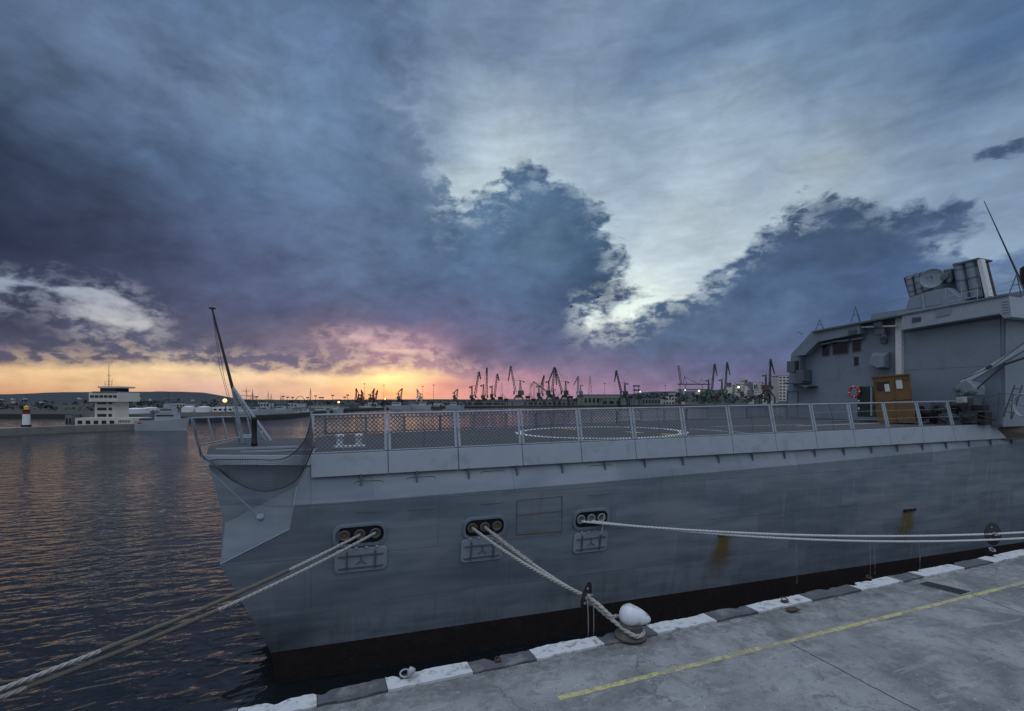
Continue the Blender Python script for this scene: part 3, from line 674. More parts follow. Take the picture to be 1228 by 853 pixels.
# mooring bitts
for dx in (0,):
    p = dkp(408, 538); B = MB()
    B.box(p+Vector((.3, .3, .03)), (1.0, .42, .06))
    for k in (0, .6): B.lathe(p+Vector((k, .3, .05)), [(.1, 0), (.1, .28), (.15, .3), (.15, .36), (.08, .4)], 16)
    B.build('mooring_bitts', WHITE, ship, auto=40)
# ---- hangar
XH = 30.3
def pr(pts, X, dp): return [at(u, v, X=X) for u, v in pts], (dp, 0, 0)
def prism(pts, X, dp, name, mt, parent=ship, **kw):
    B = MB(); B.prism(*pr(pts, X, dp)); return B.build(name, mt, parent, **kw)
hang = prism([(941, 506), (949, 424), (975, 398.5), (1083, 375.5), (1209, 355), (1207, 380), (1203, 512)], XH, 18, 'hangar', GREY)
# side extension of the superstructure beyond
B = MB(); c = at(1203, 440, X=XH)
B.box((42, YC+.1, 11.3), (9, 8.5, 5)); B.build('superstructure', GREY, ship)
prism([(949, 425), (974, 397), (1031, 386.5), (1031, 400), (981, 410), (965, 426), (951, 427)], XH-.65, .65, 'roof_visor', GREY, hang)
prism([(1082, 375), (1209, 352.6), (1209, 380.5), (1203, 381), (1199, 376), (1080, 396)], XH-.75, .75, 'roof_visor', GREYL, hang)
prism([(974, 397), (1209, 352.6), (1209, 354.5), (974, 399)], XH-.82, 1.2, 'roof_edge', GREYD, hang)
B = MB(); B.prism([at(u, v, X=XH-.74) for u, v in ((1200, 354.4), (1209.5, 352.8), (1213.5, 380), (1205, 382))], (16, 0, 0)); B.build('side_visor', GREYL, hang)
prism([(1073.5, 378), (1081, 376.5), (1081, 508), (1074.5, 508)], XH-.3, .3, 'corner_post', WHITE, hang)
hd = prism([(1083, 396), (1199, 379), (1201.5, 510), (1084, 510)], XH-.06, .05, 'hangar_door', GREY, hang)
B = MB()
for k in (3,):
    a = at(1084, 396+16*k, X=XH-.075); b = at(1200, 379+19*k, X=XH-.075); b.z = a.z; B.tube(a, b, .004, n=4)
B.build('door_seam', GREYD, hd)
prism([(1083, 397), (1199, 380), (1199, 382), (1083, 399.3)], XH-.12, .05, 'door_head_strip', GREYD, hang)  # thin dark strip along the head of the door
for i, (a, b, c, d) in enumerate(((985.5, 412, 994.5, 427.5), (998, 409, 1017, 425), (1021.7, 406.5, 1032, 422))):
    f = prism([(a, b+1), (c, b-.8), (c, d-.8), (a, d+.6)], XH-.05, .05, 'window_frame', GREYD, hang)
    prism([(a+1, b+2), (c-1, b+.4), (c-1, d-1.8), (a+1, d-.6)], XH-.065, .02, 'pane', GLASS, f)
    prism([(a-1.5, b), (c+1, b-2), (c+1, b), (a-1.5, b+2)], XH-.35, .35, 'window_hood', GREY, f)
f = prism([(1024, 428.5), (1029, 428), (1029.3, 438), (1024.3, 438.6)], XH-.04, .04, 'small_window', GLASS, hang)
B = MB(); q = [at(u, v, X=XH) for u, v in ((1048, 421), (1068, 422), (1068, 442), (1054, 443), (1044, 436))]; q2 = [at(u, v, X=XH-.9) for u, v in ((1045, 426), (1060, 427), (1060, 440), (1051, 441), (1042, 436))]
B.add(q+q2, [[0, 1, 2, 3, 4], [9, 8, 7, 6, 5]]+[[i, (i+1) % 5, 5+(i+1) % 5, 5+i] for i in range(5)]); B.build('ventilation_trunk', GREY, hang)
B = MB(); B.tube(at(1030, 392.5, X=XH-.5), at(1076, 391, X=XH-.5), .05); B.build('roof_pipe', WHITE, hang)
B = MB(); B.box(at(1055, 389, X=XH-.45), (.4, .45, .3)); B.box(at(1057, 398, X=XH-.35), (.35, .5, .35)); B.tube(at(1060, 402, X=XH-.35), at(1060, 406, X=XH-.6), .12, .16); B.box(at(1060, 409, X=XH-.1), (.2, .3, .3)); B.build('floodlight', GREYD, hang, bevel=.02)
B = MB()
for u, v in ((949, 436), (960, 447)): B.box(at(u+4, v+4, X=XH-.4), (.8, .55, .75))
B.box(at(962, 440, X=XH-.5), (.5, .12, 1.2)); B.box(at(956, 459.5, X=XH-.45), (.9, 1.3, .12)); B.prism([at(947, 459, X=XH-.8), at(971, 463, X=XH-.8), at(966, 466, X=XH-.8)], (.8, 0, 0)); B.build('aft_sensor_box', GREYD, hang, bevel=.02)
B = MB(); q = [at(u, v, X=XH-.03) for u, v in ((944, 469.5), (957, 469.5), (956, 500), (943, 500))]; B.path(q+[q[0]], .025, n=4); B.box(at(955, 486, X=XH-.06), (.04, .04, .2)); B.build('personnel_door', GREYD, hang)
for a, b, c, d in ((1017, 396, 1027, 401), (1094, 381, 1104, 386)): 
    B = MB(); q = [at(u, v, X=XH-.78) for u, v in ((a, b+.6), (c, b-.6), (c, d-.8), (a, d+.6))]; B.path(q+[q[0]], .02, n=4); 
    for k in range(1, 5): B.tube(q[0].lerp(q[3], k/5), q[1].lerp(q[2], k/5), .018, n=4)
    B.build('louvre', GREYD, hang)
prism([(1122, 371.5), (1140, 368), (1140, 377), (1122, 381)], XH-.79, .04, 'touched_up_patch', GREY, hang)
B = MB()
for k in range(5): a = at(1205.5, 361+3.4*k, X=XH-.8); B.tube(a+Vector((0, .13, 0)), a+Vector((0, -.13, 0)), .02, n=4)
B.build('ladder_rung', GREYL, hang)
B = MB(); B.tube(at(1204.5, 384, X=XH-.09), at(1205, 500, X=XH-.09), .02, n=4); B.build('corner_conduit', GREYD, hang)
def trestle(u, v, h, X, lbl=None):
    p = at(u, v, X=X); B = MB()
    for q, r in (((0, .3, 0), (0, 0, h)), ((0, -.3, 0), (0, 0, h)), ((.4, 0, 0), (0, 0, h)), ((0, .12, h*.5), (0, -.12, h*.5))): B.tube(p+Vector(q), p+Vector(r), .022, n=5)
    B.build('aerial_trestle', GREYD, hang)
trestle(983, 396, .7, XH+.5); trestle(1026, 386.5, .95, XH+.5); trestle(1219, 354, .95, XH-.3)
B = MB(); a = at(1219, 335, X=XH-.3); B.tube(a, at(1186, 347, X=XH+.8), .006, n=4); B.tube(a-Vector((0, 0, .4)), at(1188, 352, X=XH+.8), .006, n=4); B.tube(at(1026, 371, X=XH+.5), at(1085, 358, X=XH+1), .006, n=4); B.build('guard_wire', GREYD, hang)
B = MB(); B.tube(at(963, 401, X=XH+.4), at(956, 398, X=XH), .02); B.build('signal_horn', GREYD, hang)
B = MB(); B.tube(at(1240, 372, X=38), at(1180, 241, X=38), .07, .02, n=6); B.build('whip_aerial', BLACK, ship)
B = MB(); p = at(1236, 336, X=36); B.lathe(p, [(.35, -.2), (.42, 0), (.42, .7), (.3, .8)], 16); B.tube(p-Vector((0, 0, 1.6)), p, .12); B.build('small_radar', BLACK, ship, auto=40)
# missile launcher on the hangar roof
LX = 32.2
ln = Vector(at(1135, 355, X=LX)); la = bpy.data.objects.new('missile_launcher', None); COL.objects.link(la); la.parent = ship; la.location = ln-ship.location
la['label'] = 'missile launcher with round tracking dish and eight tubes on the hangar roof'
prism([(1085.5, 373), (1089.5, 358), (1111, 350), (1137, 345), (1150, 356), (1152, 366), (1148, 369), (1089, 375)], LX-.7, 2.6, 'launcher_base', GREY, la, bevel=.03)
prism([(1089, 371), (1091, 360.5), (1126, 354.5), (1129, 365)], LX-.73, .04, 'base_grille', GREY, la)
prism([(1105.3, 352), (1107, 351.8), (1109, 372), (1107.5, 372.3)], LX-.8, .06, 'base_ladder', GREYL, la)
prism([(1096, 352), (1115, 330), (1140, 322), (1147, 328), (1150, 345), (1150, 362), (1100, 368)], LX+.3, 1.6, 'turret', GREY, la, bevel=.05)
def pack(uv, X, dp, rows, name='dark_tube_backing'):
    (a, b), (c, d), (e, f_), (g, h) = uv
    p = prism(uv, X+.35, .9, name, BLACK, la)  # black backing stands in for the shade in the gaps between tubes
    return p
def tubes(line_pairs, X, r, parent):
    for (a, b), (c, d) in line_pairs:
        p, q = at(a, b, X=X), at(c, d, X=X); B = MB(); L = (q-p).length; B.lathe(p, [(r*.9, 0), (r*.98, .02), (r, .06), (r, L-.05), (r*1.06, L-.05), (r*1.06, L)], 16, ax=q-p); t = B.build('launch_tube', GREY, parent, auto=40)
        for k in (.2, .5, .8): B = MB(); B.lathe(p.lerp(q, k), [(r*1.08, 0), (r*1.08, .07)], 16, ax=q-p); B.build('tube_band', GREYD, t)
lp = pack([(1090.5, 357), (1083.5, 333.5), (1106, 327), (1112, 350)], LX, .9, 0)
tubes([((1095, 356), (1090, 331.5)), ((1104, 352.5), (1099.5, 328.5)), ((1112, 349), (1108, 326.5))], LX+.1, .175, lp)
rp = pack([(1149, 363), (1144.5, 317.5), (1173, 310), (1184, 355)], LX, .9, 0)
tubes([((1157, 360), (1149.5, 316)), ((1171.5, 357), (1163.5, 313))], LX+.05, .245, rp)
prism([(1171, 310), (1176.5, 310.5), (1187, 355), (1181.5, 357)], LX-.2, .35, 'side_shield', WHITE, la)
prism([(1144.3, 318.5), (1173, 311), (1173.3, 309), (1144, 316.5)], LX-.25, 1.3, 'pack_cover', GREYD, la)
B = MB(); c = at(1117.5, 334, X=LX-.65); ax = Vector((-1, -.35, .12)).normalized()
B.lathe(c, [(.12, -.5), (.2, -.22), (.52, -.05), (.545, .02), (.53, .04), (.5, .0), (.3, -.06), (.02, -.09)], 28, ax=ax); B.build('tracking_dish', GREY, la, smooth=True)
B = MB(); B.tube(c-ax*.02, c+ax*.32, .03); B.tube(c+ax*.3, c+ax*.34, .07); B.tube(c+Vector((0, .3, .1)), c+ax*.3, .015, n=5); B.build('dish_feed', GREYD, la)
B = MB(); B.box(at(1134, 334, X=LX-.1), (.5, .5, .5)); B.tube(at(1134, 333, X=LX-.1), at(1132, 332, X=LX-.6), .15, .17, n=14); B.box(at(1139, 330, X=LX), (.5, .35, .6)); B.tube(at(1140, 337, X=LX), at(1138, 337, X=LX-.5), .1, n=12); B.build('camera_head', GREYD, la, bevel=.03)
B = MB()
for v in (350, 357): B.tube(at(1134, v+6, X=LX-1.1), at(1172, v-2, X=LX-1.1), .015, n=4)
for u in (1134, 1153, 1172): B.tube(at(u, 360, X=LX-1.1), at(u, 346-.15*(u-1134), X=LX-1.1), .015, n=4)
B.build('launcher_rail', GREYL, la)
# ---- deck gear before the hangar
cr = bpy.data.objects.new('deck_crane', None); COL.objects.link(cr); cr.parent = ship; p0 = at(1157, 508, X=29.2); cr.location = p0-ship.location
prism([(1148, 508), (1151, 478), (1168, 478), (1168, 508)], 29.0, .7, 'pedestal', GREYD, cr, bevel=.03)
prism([(1145, 470), (1147, 462), (1158, 455), (1166, 461), (1169, 465), (1168, 474), (1145, 475)], 28.8, .9, 'slewing_head', GREY, cr, bevel=.04)
B = MB(); a, b = at(1153, 461, X=29), at(1262, 398, X=31.5); d = (b-a).normalized(); n_ = Vector((1, 0, 0)); w_ = d.cross(n_).normalized()
B.box((a+b)/2, ((b-a).length, .20, .23), (d, d.cross(w_).normalized(), w_)); bo = B.build('boom', GREY, cr, bevel=.02)
B = MB()
for k in (0,):
    c = a.lerp(b, .34); B.box(c-Vector((.2, 0, 0)), (.22, .05, .12), (d, d.cross(w_).normalized(), w_))
B.build('boom_slot', DKG, bo)
B = MB(); B.tube(at(1165, 472, X=28.9), at(1205, 437, X=29.6), .035, n=8); B.tube(at(1205, 437, X=29.6), at(1245, 424, X=30.5), .055, n=8); B.path([at(1155, 455, X=28.9), at(1190, 440, X=29.3), at(1240, 402, X=30.5)], .018, n=4); B.build('luffing_ram', BLACK, cr)
B = MB()
for u, v, s in ((1147.5, 467, .2), (1167, 470, .2), (1158, 471, .16)): B.lathe(at(u, v, X=28.7), [(s*.5, -.3), (s*.6, -.28), (s*.6, .1), (s*.4, .14)], 12, ax=(-1, -.3, 0))
B.build('hydraulic_motor', GREYD, cr, auto=40)
B = MB(); B.box(at(1139, 503, X=29.2), (.9, 1.3, .55)); B.box(at(1136, 490, X=29.4), (.8, 1.0, .6)); B.build('winch_bed', GREYD, ship, bevel=.03)
B = MB(); B.lathe(at(1113, 497, X=28.6)+Vector((0, -.35, 0)), [(.42, 0), (.42, .06), (.22, .07), (.22, .63), (.42, .64), (.42, .7)], 18, ax=(0, 1, 0)); B.build('winch_drum', BLACK, ship, auto=40); B = MB(); B.lathe(at(1146, 487, X=28.4)+Vector((0, -.35, 0)), [(.3, 0), (.3, .06), (.18, .07), (.18, .5), (.3, .52)], 16, ax=(0, 1, 0)); B.build('winch_drum', BLACK, ship, auto=40)
B = MB()
for k in range(9):
    c = at(1106+7*k, 504-random.random()*14, X=27.9+random.random()); B.path([c, c+Vector((.2, -.2, .3*random.random())), c+Vector((.1, -.5, .25*random.random())), c+Vector((.4, -.8, -.1))], .03, n=5)
B.build('hose_tangle', BLACK, ship)
B = MB(); B.tube(at(1106, 504, X=28.6), at(1136, 487, X=28.9), .02, n=5); B.build('boat_hook', yl, ship)
B = MB(); B.prism([at(1146, 477, X=27.6), at(1155, 476, X=27.6), at(1156, 483, X=27.6), at(1147, 484, X=27.6)], (.3, 0, 0)); B.build('junction_box', mat('pale_green_paint', (.28, .33, .27), .5), ship, bevel=.02)
B = MB(); B.box(at(1176, 502, X=29.6), (.6, .6, .6)); B.box(at(1175, 489, X=29.), (.5, .5, .25)); B.build('hose_reel_box', BLACK, ship, bevel=.03)
# drop-down net and brow at the break of the deck
a, b, c, d = at(1166, 509, X=29.6), at(1212, 500, X=32.6), Vector((34.5, 12.0, 5.95)), at(1204, 527, X=31.2)
B = MB(); mesh_net(B, d, c, b, a, .09, .011); B.path([a, b, c, d, a], .035, n=6); B.path([a.lerp(d, .5), b.lerp(c, .5)], .03, n=5); B.build('folded_net', mat('brown_net', (.13, .11, .09), .9), ship)
B = MB()
pts = [(1180, 478), (1199, 471.5), (1215, 473), (1232, 476)]
for k, (u, v) in enumerate(pts): B.tube(at(u, v, X=30.), at(u-3, 503, X=30.), .02, n=5)
for dv in (0, 12): B.path([at(u, v+dv, X=30.) for u, v in pts], .012, n=4)
B.tube(at(1217, 462, X=29.8), at(1203, 500, X=29.8), .03); B.tube(at(1226, 462, X=29.6), at(1213, 503, X=29.6), .03)
for k in range(5): B.tube(at(1216-2.6*k, 466+7*k, X=29.8), at(1225-2.4*k, 467+7*k, X=29.6), .02, n=4)
B.build('boarding_ladder', GREYD, ship)
B = MB(); 
for k in range(4): c = at(1226, 486, X=29.3); B.path([c+Vector((0.05*k, .32*math.cos(t*.4), .5*math.sin(t*.4))) for t in range(17)], .03, n=5)
B.build('hose_coil', GREYL, ship)
# plywood booth, locker, lifebuoy
ply = mat('weathered_plywood', (.17, .10, .04), .8, var=.5, vs=3, bump=.005, bs=20, dirt=(.13, .08, .035), dirtamt=.6, ds=1.5)
bo_ = at(1073, 507.5, X=28.2); booth = thing('plywood_booth', bo_, 'leaning brown plywood booth with papers on it, standing on the deck before the hangar', 'booth')
BX = 27.4
def cab(pts, X, dp, name, mt, parent):
    B = MB(); B.prism([at(u, v, X=X) for u, v in pts], Vector((.85, .52, 0))*dp); return B.build(name, mt, parent)
cab([(1046.5, 452.5), (1090, 448.8), (1096.5, 506.5), (1053.5, 508)], BX, 1.5, 'cabin', ply, booth)
cab([(1045, 453.5), (1091, 449.6), (1091, 448), (1045, 451.6)], BX-.06, 1.65, 'roof', ply, booth)
wf = prism([(1050.5, 458.5), (1066, 457), (1067, 468.3), (1051.5, 469)], BX-.02, .03, 'window', GLASS, booth)
paper = mat('white_paper', (.6, .62, .65), .8, var=.03)
prism([(1060.5, 461), (1066, 460.6), (1067.3, 469.6), (1061.5, 469.8)], BX-.035, .01, 'notice', paper, booth)
prism([(1074, 456), (1081.3, 455.4), (1082.6, 466), (1075.3, 466.4)], BX-.035, .01, 'notice', paper, booth)
prism([(1072.5, 454.5), (1088, 453.2), (1088.2, 454.8), (1072.8, 456)], BX-.05, .04, 'batten', ply, booth)
B = MB()
for a, b in (((1047, 453), (1054, 508)), ((1071, 451), (1074.5, 507.5)), ((1090.3, 449), (1096.7, 507)), ((1050, 481), (1093.5, 478))):
    p, q = at(*a, X=BX-.02), at(*b, X=BX-.02); dd = (q-p).normalized(); B.box((p+q)/2, (.03, .06, (q-p).length), (Vector((1, 0, 0)), dd.cross(Vector((1, 0, 0))), dd))
B.build('frame_batten', ply, booth)
loc = at(1036, 500, X=28.4); lk = thing('deck_locker', loc, 'dark green upright locker beside the plywood booth', 'locker')
LXX = 28.4
B = MB(); B.prism([at(u, v, X=LXX) for u, v in ((1027.5, 465), (1030, 463.5), (1040, 463.5), (1043, 466), (1043, 500), (1028, 500))], (.8, 0, 0)); B.build('cabinet', mat('dark_green_paint', (.012, .03, .026), .35), lk, bevel=.03)
B = MB(); B.prism([at(u, v, X=LXX) for u, v in ((1043.6, 464), (1046, 464), (1046, 499), (1043.6, 499))], (.7, 0, 0)); B.build('side_panel', GREYL, lk)
B = MB()
for v in (469, 474, 481, 490): B.box(at(1030, v, X=LXX-.02), (.05, .08, .12))
B.build('latch', WHITE, lk)
lb = at(1024.5, 470, X=28.3); lr = thing('lifebuoy', lb, 'orange and white lifebuoy hanging on the dark green locker', 'lifebuoy')
for name, mt, a0 in (('orange_ring', mat('lifebuoy_orange', (.42, .05, .03), .5), 0), ('white_band', WHITE, 1)):
    for q in range(4):
        B = MB(); s0 = 90*q+(0 if not a0 else 80); s1 = 90*q+(80 if not a0 else 90)
        B.path([lb+Vector((0, .28*math.cos(R(s0+(s1-s0)*k/8)), .28*math.sin(R(s0+(s1-s0)*k/8)))) for k in range(9)], .065, n=10); B.build(name, mt, lr, smooth=True)
# ---------------------------------------------------------------- bollard, hawsers, rat guards
ROPE = mat('pale_hawser', (.36, .35, .33), .9, var=.25, vs=9, bump=.01, bs=60)
ROPEW = mat('white_hawser', (.55, .56, .57), .85, var=.2, vs=9, bump=.01, bs=60)
SLEEVE = mat('chafing_sleeve', (.13, .115, .10), .9, var=.3, vs=9, bump=.02, bs=40)
PB = mat('bollard_white', (.62, .65, .70), .4, var=.08, vs=5, bump=.01, bs=9, dirt=(.16, .14, .12), dirtamt=.75, ds=5)
def bollard(x, y, label, grp='cast bollards along the quay edge'):
    b = thing('bollard', (x, y, QZ+.04), label, 'bollard', grp)
    c = Vector((x, y, QZ+.04))
    B = MB(); B.lathe(c, [(.36, 0), (.36, .05), (.32, .06), (.29, .1), (.25, .12), (.245, .24), (.27, .30)], 28); B.build('post', mat('bollard_dark_iron', (.08, .09, .085), .8, var=.4, vs=9, bump=.02, bs=20, dirt=(.2, .12, .04), dirtamt=.7, ds=4), b, smooth=True)
    # mushroom head, blunt on the water side, tapering towards the quay
    B = MB(); k = len(B.v); nu, nv = 32, 18
    d = Vector((.86, -.36, -.04)).normalized(); s = Vector((.36, .86, 0)).normalized(); up = s.cross(d)*-1
    if up.z < 0: up = -up
    hc = c+Vector((.0, .0, .46))
    for j in range(nv+1):
        t = math.pi*j/nv
        for i in range(nu):
            a = 2*math.pi*i/nu; x_ = -math.cos(t); r = math.sin(t)**.85
            rad = .275*(1-.30*(x_+.25)) if x_ > -.25 else .275
            L = .43 if x_ > 0 else .28
            B.v.append(hc+d*(x_*L+.03)+s*(r*rad*math.cos(a)*1.05)+up*(r*rad*math.sin(a)*(1.0 if math.sin(a) > 0 else .78)-.06*max(0, x_)))
    for j in range(nv):
        for i in range(nu): B.f.append([j*nu+i, j*nu+(i+1) % nu, (j+1)*nu+(i+1) % nu, (j+1)*nu+i]); B.mi.append(0)
    B.build('head', PB, b, smooth=True)
    return c
b1 = at(756, 763, Z=QZ+.04)
c1 = bollard(b1.x, b1.y, 'white headed bollard on the dark coping block with two hawsers looped round it')
c2 = bollard(-7.2, 9.35, 'bollard at the near end of the quay holding the stern lines')
c3 = bollard(28.6, 9.35, 'bollard far up the quay holding the two long white lines')
def cat(p, q, sag, n=40, side=0.):
    return [p.lerp(q, k/n)+Vector((0, 0, -4*sag*(k/n)*(1-k/n))) for k in range(n+1)]
def sub(P, a, b):
    n = len(P)-1; return P[int(a*n):int(b*n)+1]
def rope(P, r, label, mt, grp, sleeve=None, lay=.40):
    L = sum((P[i+1]-P[i]).length for i in range(len(P)-1))
    n = int(L/.03); n = min(n, 420); Q = [samp(P, k/n) for k in range(n+1)]
    B = MB(); B.path(Q, r, n=7, strands=3, lay=lay)
    if sleeve:
        o = thing('hawser', tuple(P[0]), label, 'hawser', grp); B.build('laid_rope', mt, o, smooth=True)
        a, b = sleeve; B = MB(); B.path([Q[i]+Vector((.006*noise.noise(Q[i]*5), .006*noise.noise(Q[i]*7), .01*noise.noise(Q[i]*4))) for i in range(int(a*n), int(b*n)+1)], r*1.18, n=12); B.build('chafing_sleeve', SLEEVE, o, smooth=True)
    else:
        o = B.build('hawser', mt, smooth=True); tag(o, label, 'hawser', grp)
    return o
gr = 'mooring lines of the warship'
# stern lines to the left
eA = c2+Vector((.1, .22, .42)); hA = PORTS[0]
rope(cat(hA[1], eA, .27), .042, 'upper stern line with a brown sleeve, from the middle hole of the aft port', ROPE, gr, (.22, .60))
rope(cat(hA[2]+Vector((0, 0, .02)), eA+Vector((.05, .15, -.12)), .33), .042, 'lower stern line with a brown sleeve, from the right hole of the aft port', ROPE, gr, (.42, .72))
# spring lines to the bollard
g = c1+Vector((-.22, .12, .42)); rg = at(704, 716, Y=10.45)
P1 = cat(PORTS[1][0], rg, .12, 20)+[rg.lerp(c1+Vector((-.36, .26, .42)), .5)+Vector((0, 0, .03)), c1+Vector((-.34, .26, .40)), c1+Vector((-.1, .36, .32)), c1+Vector((.2, .2, .22))]
P2 = cat(PORTS[1][1], rg+Vector((0, .05, -.05)), .10, 20)+[rg.lerp(c1+Vector((-.1, -.28, .2)), .5)+Vector((0, 0, -.08)), c1+Vector((-.14, -.28, .17)), c1+Vector((.12, -.28, .14)), c1+Vector((.27, -.05, .15)), c1+Vector((.2, .2, .17))]
rope(P1, .05, 'rope from the middle port passing behind the white bollard head', ROPE, gr)
rope(P2, .05, 'rope from the middle port looped low round the front of the bollard post', ROPE, gr)
B = MB(); L = [samp(P2, k/60) for k in range(61)]
for k in range(5, 26): 
    c = L[k]+Vector((0, 0, .03)); B.tube(c+Vector((-.03, .02, -.05)), c+Vector((.03, -.02, .06)), .012, n=4)
B.path([L[k]+Vector((.03*math.sin(k*2.1), 0, .05+.02*math.cos(k*1.7))) for k in range(5, 27)], .014, n=5)
tag(B.build('lashing', ROPE, smooth=True), 'thin cord lashed along the lower hawser of the middle port', 'lashing')
# bow-ward lines to the right
e3 = c3+Vector((-.2, .2, .42)); h3 = PORTS[2]
Pc1 = cat(h3[0]+Vector((0, 0, -.06)), e3, .42); Pc2 = cat(h3[1]+Vector((0, 0, -.08)), e3+Vector((0, -.25, -.12)), .52)
rope(Pc1, .042, 'upper of the two long white lines running along the hull to the right', ROPEW, gr)
rope(Pc2, .042, 'lower of the two long white lines running along the hull to the right', ROPEW, gr)
def disc(p, d, r, label):
    o = thing('rat_guard', tuple(p), label, 'rat guard', 'rat guards threaded on the hawsers'); d = d.normalized()
    B = MB(); B.lathe(p, [(.05, -.012), (r*.98, -.03), (r, -.02), (r, -.008), (.06, .012), (.05, .03)], 32, ax=d); B.build('plate', mat('tarnished_disc', (.022, .023, .026), .5, var=.5, vs=6), o, auto=30)
    a = d.orthogonal().normalized(); b = d.cross(a); B = MB()
    for k in range(3): t = 2.1*k; B.lathe(p+(a*math.cos(t)+b*math.sin(t))*r*.6-d*.0, [(.03, -.03), (.03, .03)], 8, ax=d)
    B.tube(p-d*.08, p+d*.1, .07, n=12); B.build('clamp', STEEL, o)
    return o
disc(rg+Vector((0, 0, .02)), Vector((CR[0]*.86-CF[0]*.5, CR[1]*.86-CF[1]*.5, -.1)), .33, 'dark disc rat guard on the two hawsers left of the white bollard')
def crossu(P, u):
    for i in range(len(P)-1):
        def uu(p): d = CF[0]*p.x+CF[1]*p.y; return 614+FOC*(CR[0]*p.x+CR[1]*p.y)/d
        if uu(P[i]) <= u < uu(P[i+1]):
            k = (u-uu(P[i]))/(uu(P[i+1])-uu(P[i])); return P[i].lerp(P[i+1], k), P[i+1]-P[i]
p, d = crossu(Pc1, 1191); disc(p, Vector((-.15, -.98, .1)), .42, 'dark disc rat guard near the right end of the long white lines')
cord = mat('grey_cord', (.30, .30, .29), .9)
# cords hanging from guard and lines
B = MB()
for k, dx in enumerate((-.03, .12)):
    q = rg+Vector((dx-.02, -.1, -.05)); zz = QZ+.1
    B.path([q, q+Vector((.01, -.02, -.3)), Vector((q.x+.03, q.y, 2.2)), Vector((q.x+.02, q.y, 1.93))], .014, n=5)
for k in range(7): B.path([rg+Vector((.1*math.cos(k*1.9+t), -.05+.04*math.sin(t*2+k), .1*math.sin(k+t)-.03)) for t in range(5)], .016, n=5)
tag(B.build('cord', cord, smooth=True), 'two thin cords hanging straight down from the rat guard beside the bollard', 'cord', 'thin cords hanging from the lines')
for u, v2, lab in ((955, 700, 'thin cord hanging from the long lines, farthest left of the four'), (1043, 690, 'thin cord under the long lines, left of a close pair'), (1048.5, 689, 'thin cord under the long lines, right of a close pair'), (1102.5, 683, 'thin cord hanging from the long lines just right of the right rust streak')):
    p, d = crossu(Pc2 if u > 1000 else Pc1, u); B = MB(); e = Vector((p.x, p.y, p.z)); low = CAMZ-(v2-480)*(CF[0]*p.x+CF[1]*p.y)/FOC
    B.path([p, Vector((p.x+.02, p.y, (p.z*2+low)/3)), Vector((p.x, p.y-.02, (p.z+2*low)/3)), Vector((p.x+.03, p.y, low))], .009, n=4); tag(B.build('cord', cord), lab, 'cord', 'thin cords hanging from the lines')
# tail of rope in the rollers of the third port
h = h3[2]; B = MB(); B.path([h+Vector((.1, 0, .15)), h+Vector((0, -.1, -.1)), h+Vector((-.1, -.16, -.45)), h+Vector((-.22, -.1, -.62))], .02, n=6); tag(B.build('cord', cord, smooth=True), 'short rope tail hanging out of the roller port over its lid', 'cord', 'thin cords hanging from the lines')
DKR = mat('dark_rust', (.065, .045, .035), .85, var=.5, vs=20)
# fixings left on the coping
def fitting(u, v, s, label, mt, grp='iron fittings on the coping'):
    p = at(u, v, Z=QZ+.05); o = thing('mooring_ring', tuple(p), label, 'iron fitting', grp)
    B = MB(); B.box(p+Vector((0, 0, .02)), (.16*s, .1*s, .02)); B.build('base_plate', DKR, o)
    B = MB(); B.path([p+Vector((.075*s*math.cos(t*2*math.pi/18), .05*s*math.sin(t*2*math.pi/18), .055*s+.03*s*math.sin(t*2*math.pi/18))) for t in range(19)], .014*s, n=7); B.build('ring', mt, o, smooth=True)
fitting(486, 812, 1.3, 'steel ring on the white coping block at the bottom of the photo', STEEL)
fitting(597, 793, .8, 'small rusty ring on the dark coping between two white blocks, left of the hanging cords', DKR)
fitting(941, 722, 1.2, 'rusty ring on the worn white block right of the bollard', DKR)
fitting(1042, 694, 1.0, 'rusty ring on the white block where the close pair of cords ends', DKR)
fitting(1190, 662, 1.4, 'pale iron ring on the white block under the right rat guard', STEEL)
# rag tied on the first ring
p = at(490, 806, Z=QZ+.2); B = MB(); B.path([p+Vector((.0, 0, -.1)), p+Vector((.05, 0, 0)), p+Vector((.09, .02, .06))], lambda t: .03+.05*math.sin(t*2.6), n=9); tag(B.build('plastic_bottle', mat('grey_plastic', (.33, .35, .38), .5), smooth=True), 'pale grey lump of plastic caught on the ring of the white coping block', 'litter')
# cover plate let into the slab
q = [at(u, v, Z=QZ+.02) for u, v in ((1103, 700), (1112, 697.5), (1163, 709.5), (1152, 713))]
cv = thing('cover_plate', tuple(sum(q, Vector())/4), 'long black steel cover plate in the concrete beside the yellow line', 'cover plate')
B = MB(); B.prism([x-Vector((0, 0, .015)) for x in q], (0, 0, .02)); B.build('plate', BLACK, cv)
c = sum(q, Vector())/4; B = MB(); B.prism([(x-c)*1.12+c-Vector((0, 0, .018)) for x in q], (0, 0, .012)); B.build('rim', CONC, cv)
q = [at(u, v, Z=QZ+.06) for u, v in ((941, 729.5), (952, 727.5), (960, 731.5), (948, 733.5))]
B = MB(); B.prism([x-Vector((0, 0, .01)) for x in q], (0, 0, .02)); tag(B.build('steel_lid', DKR), 'small rusty steel lid in the slab edge next to the worn white coping block', 'steel lid')
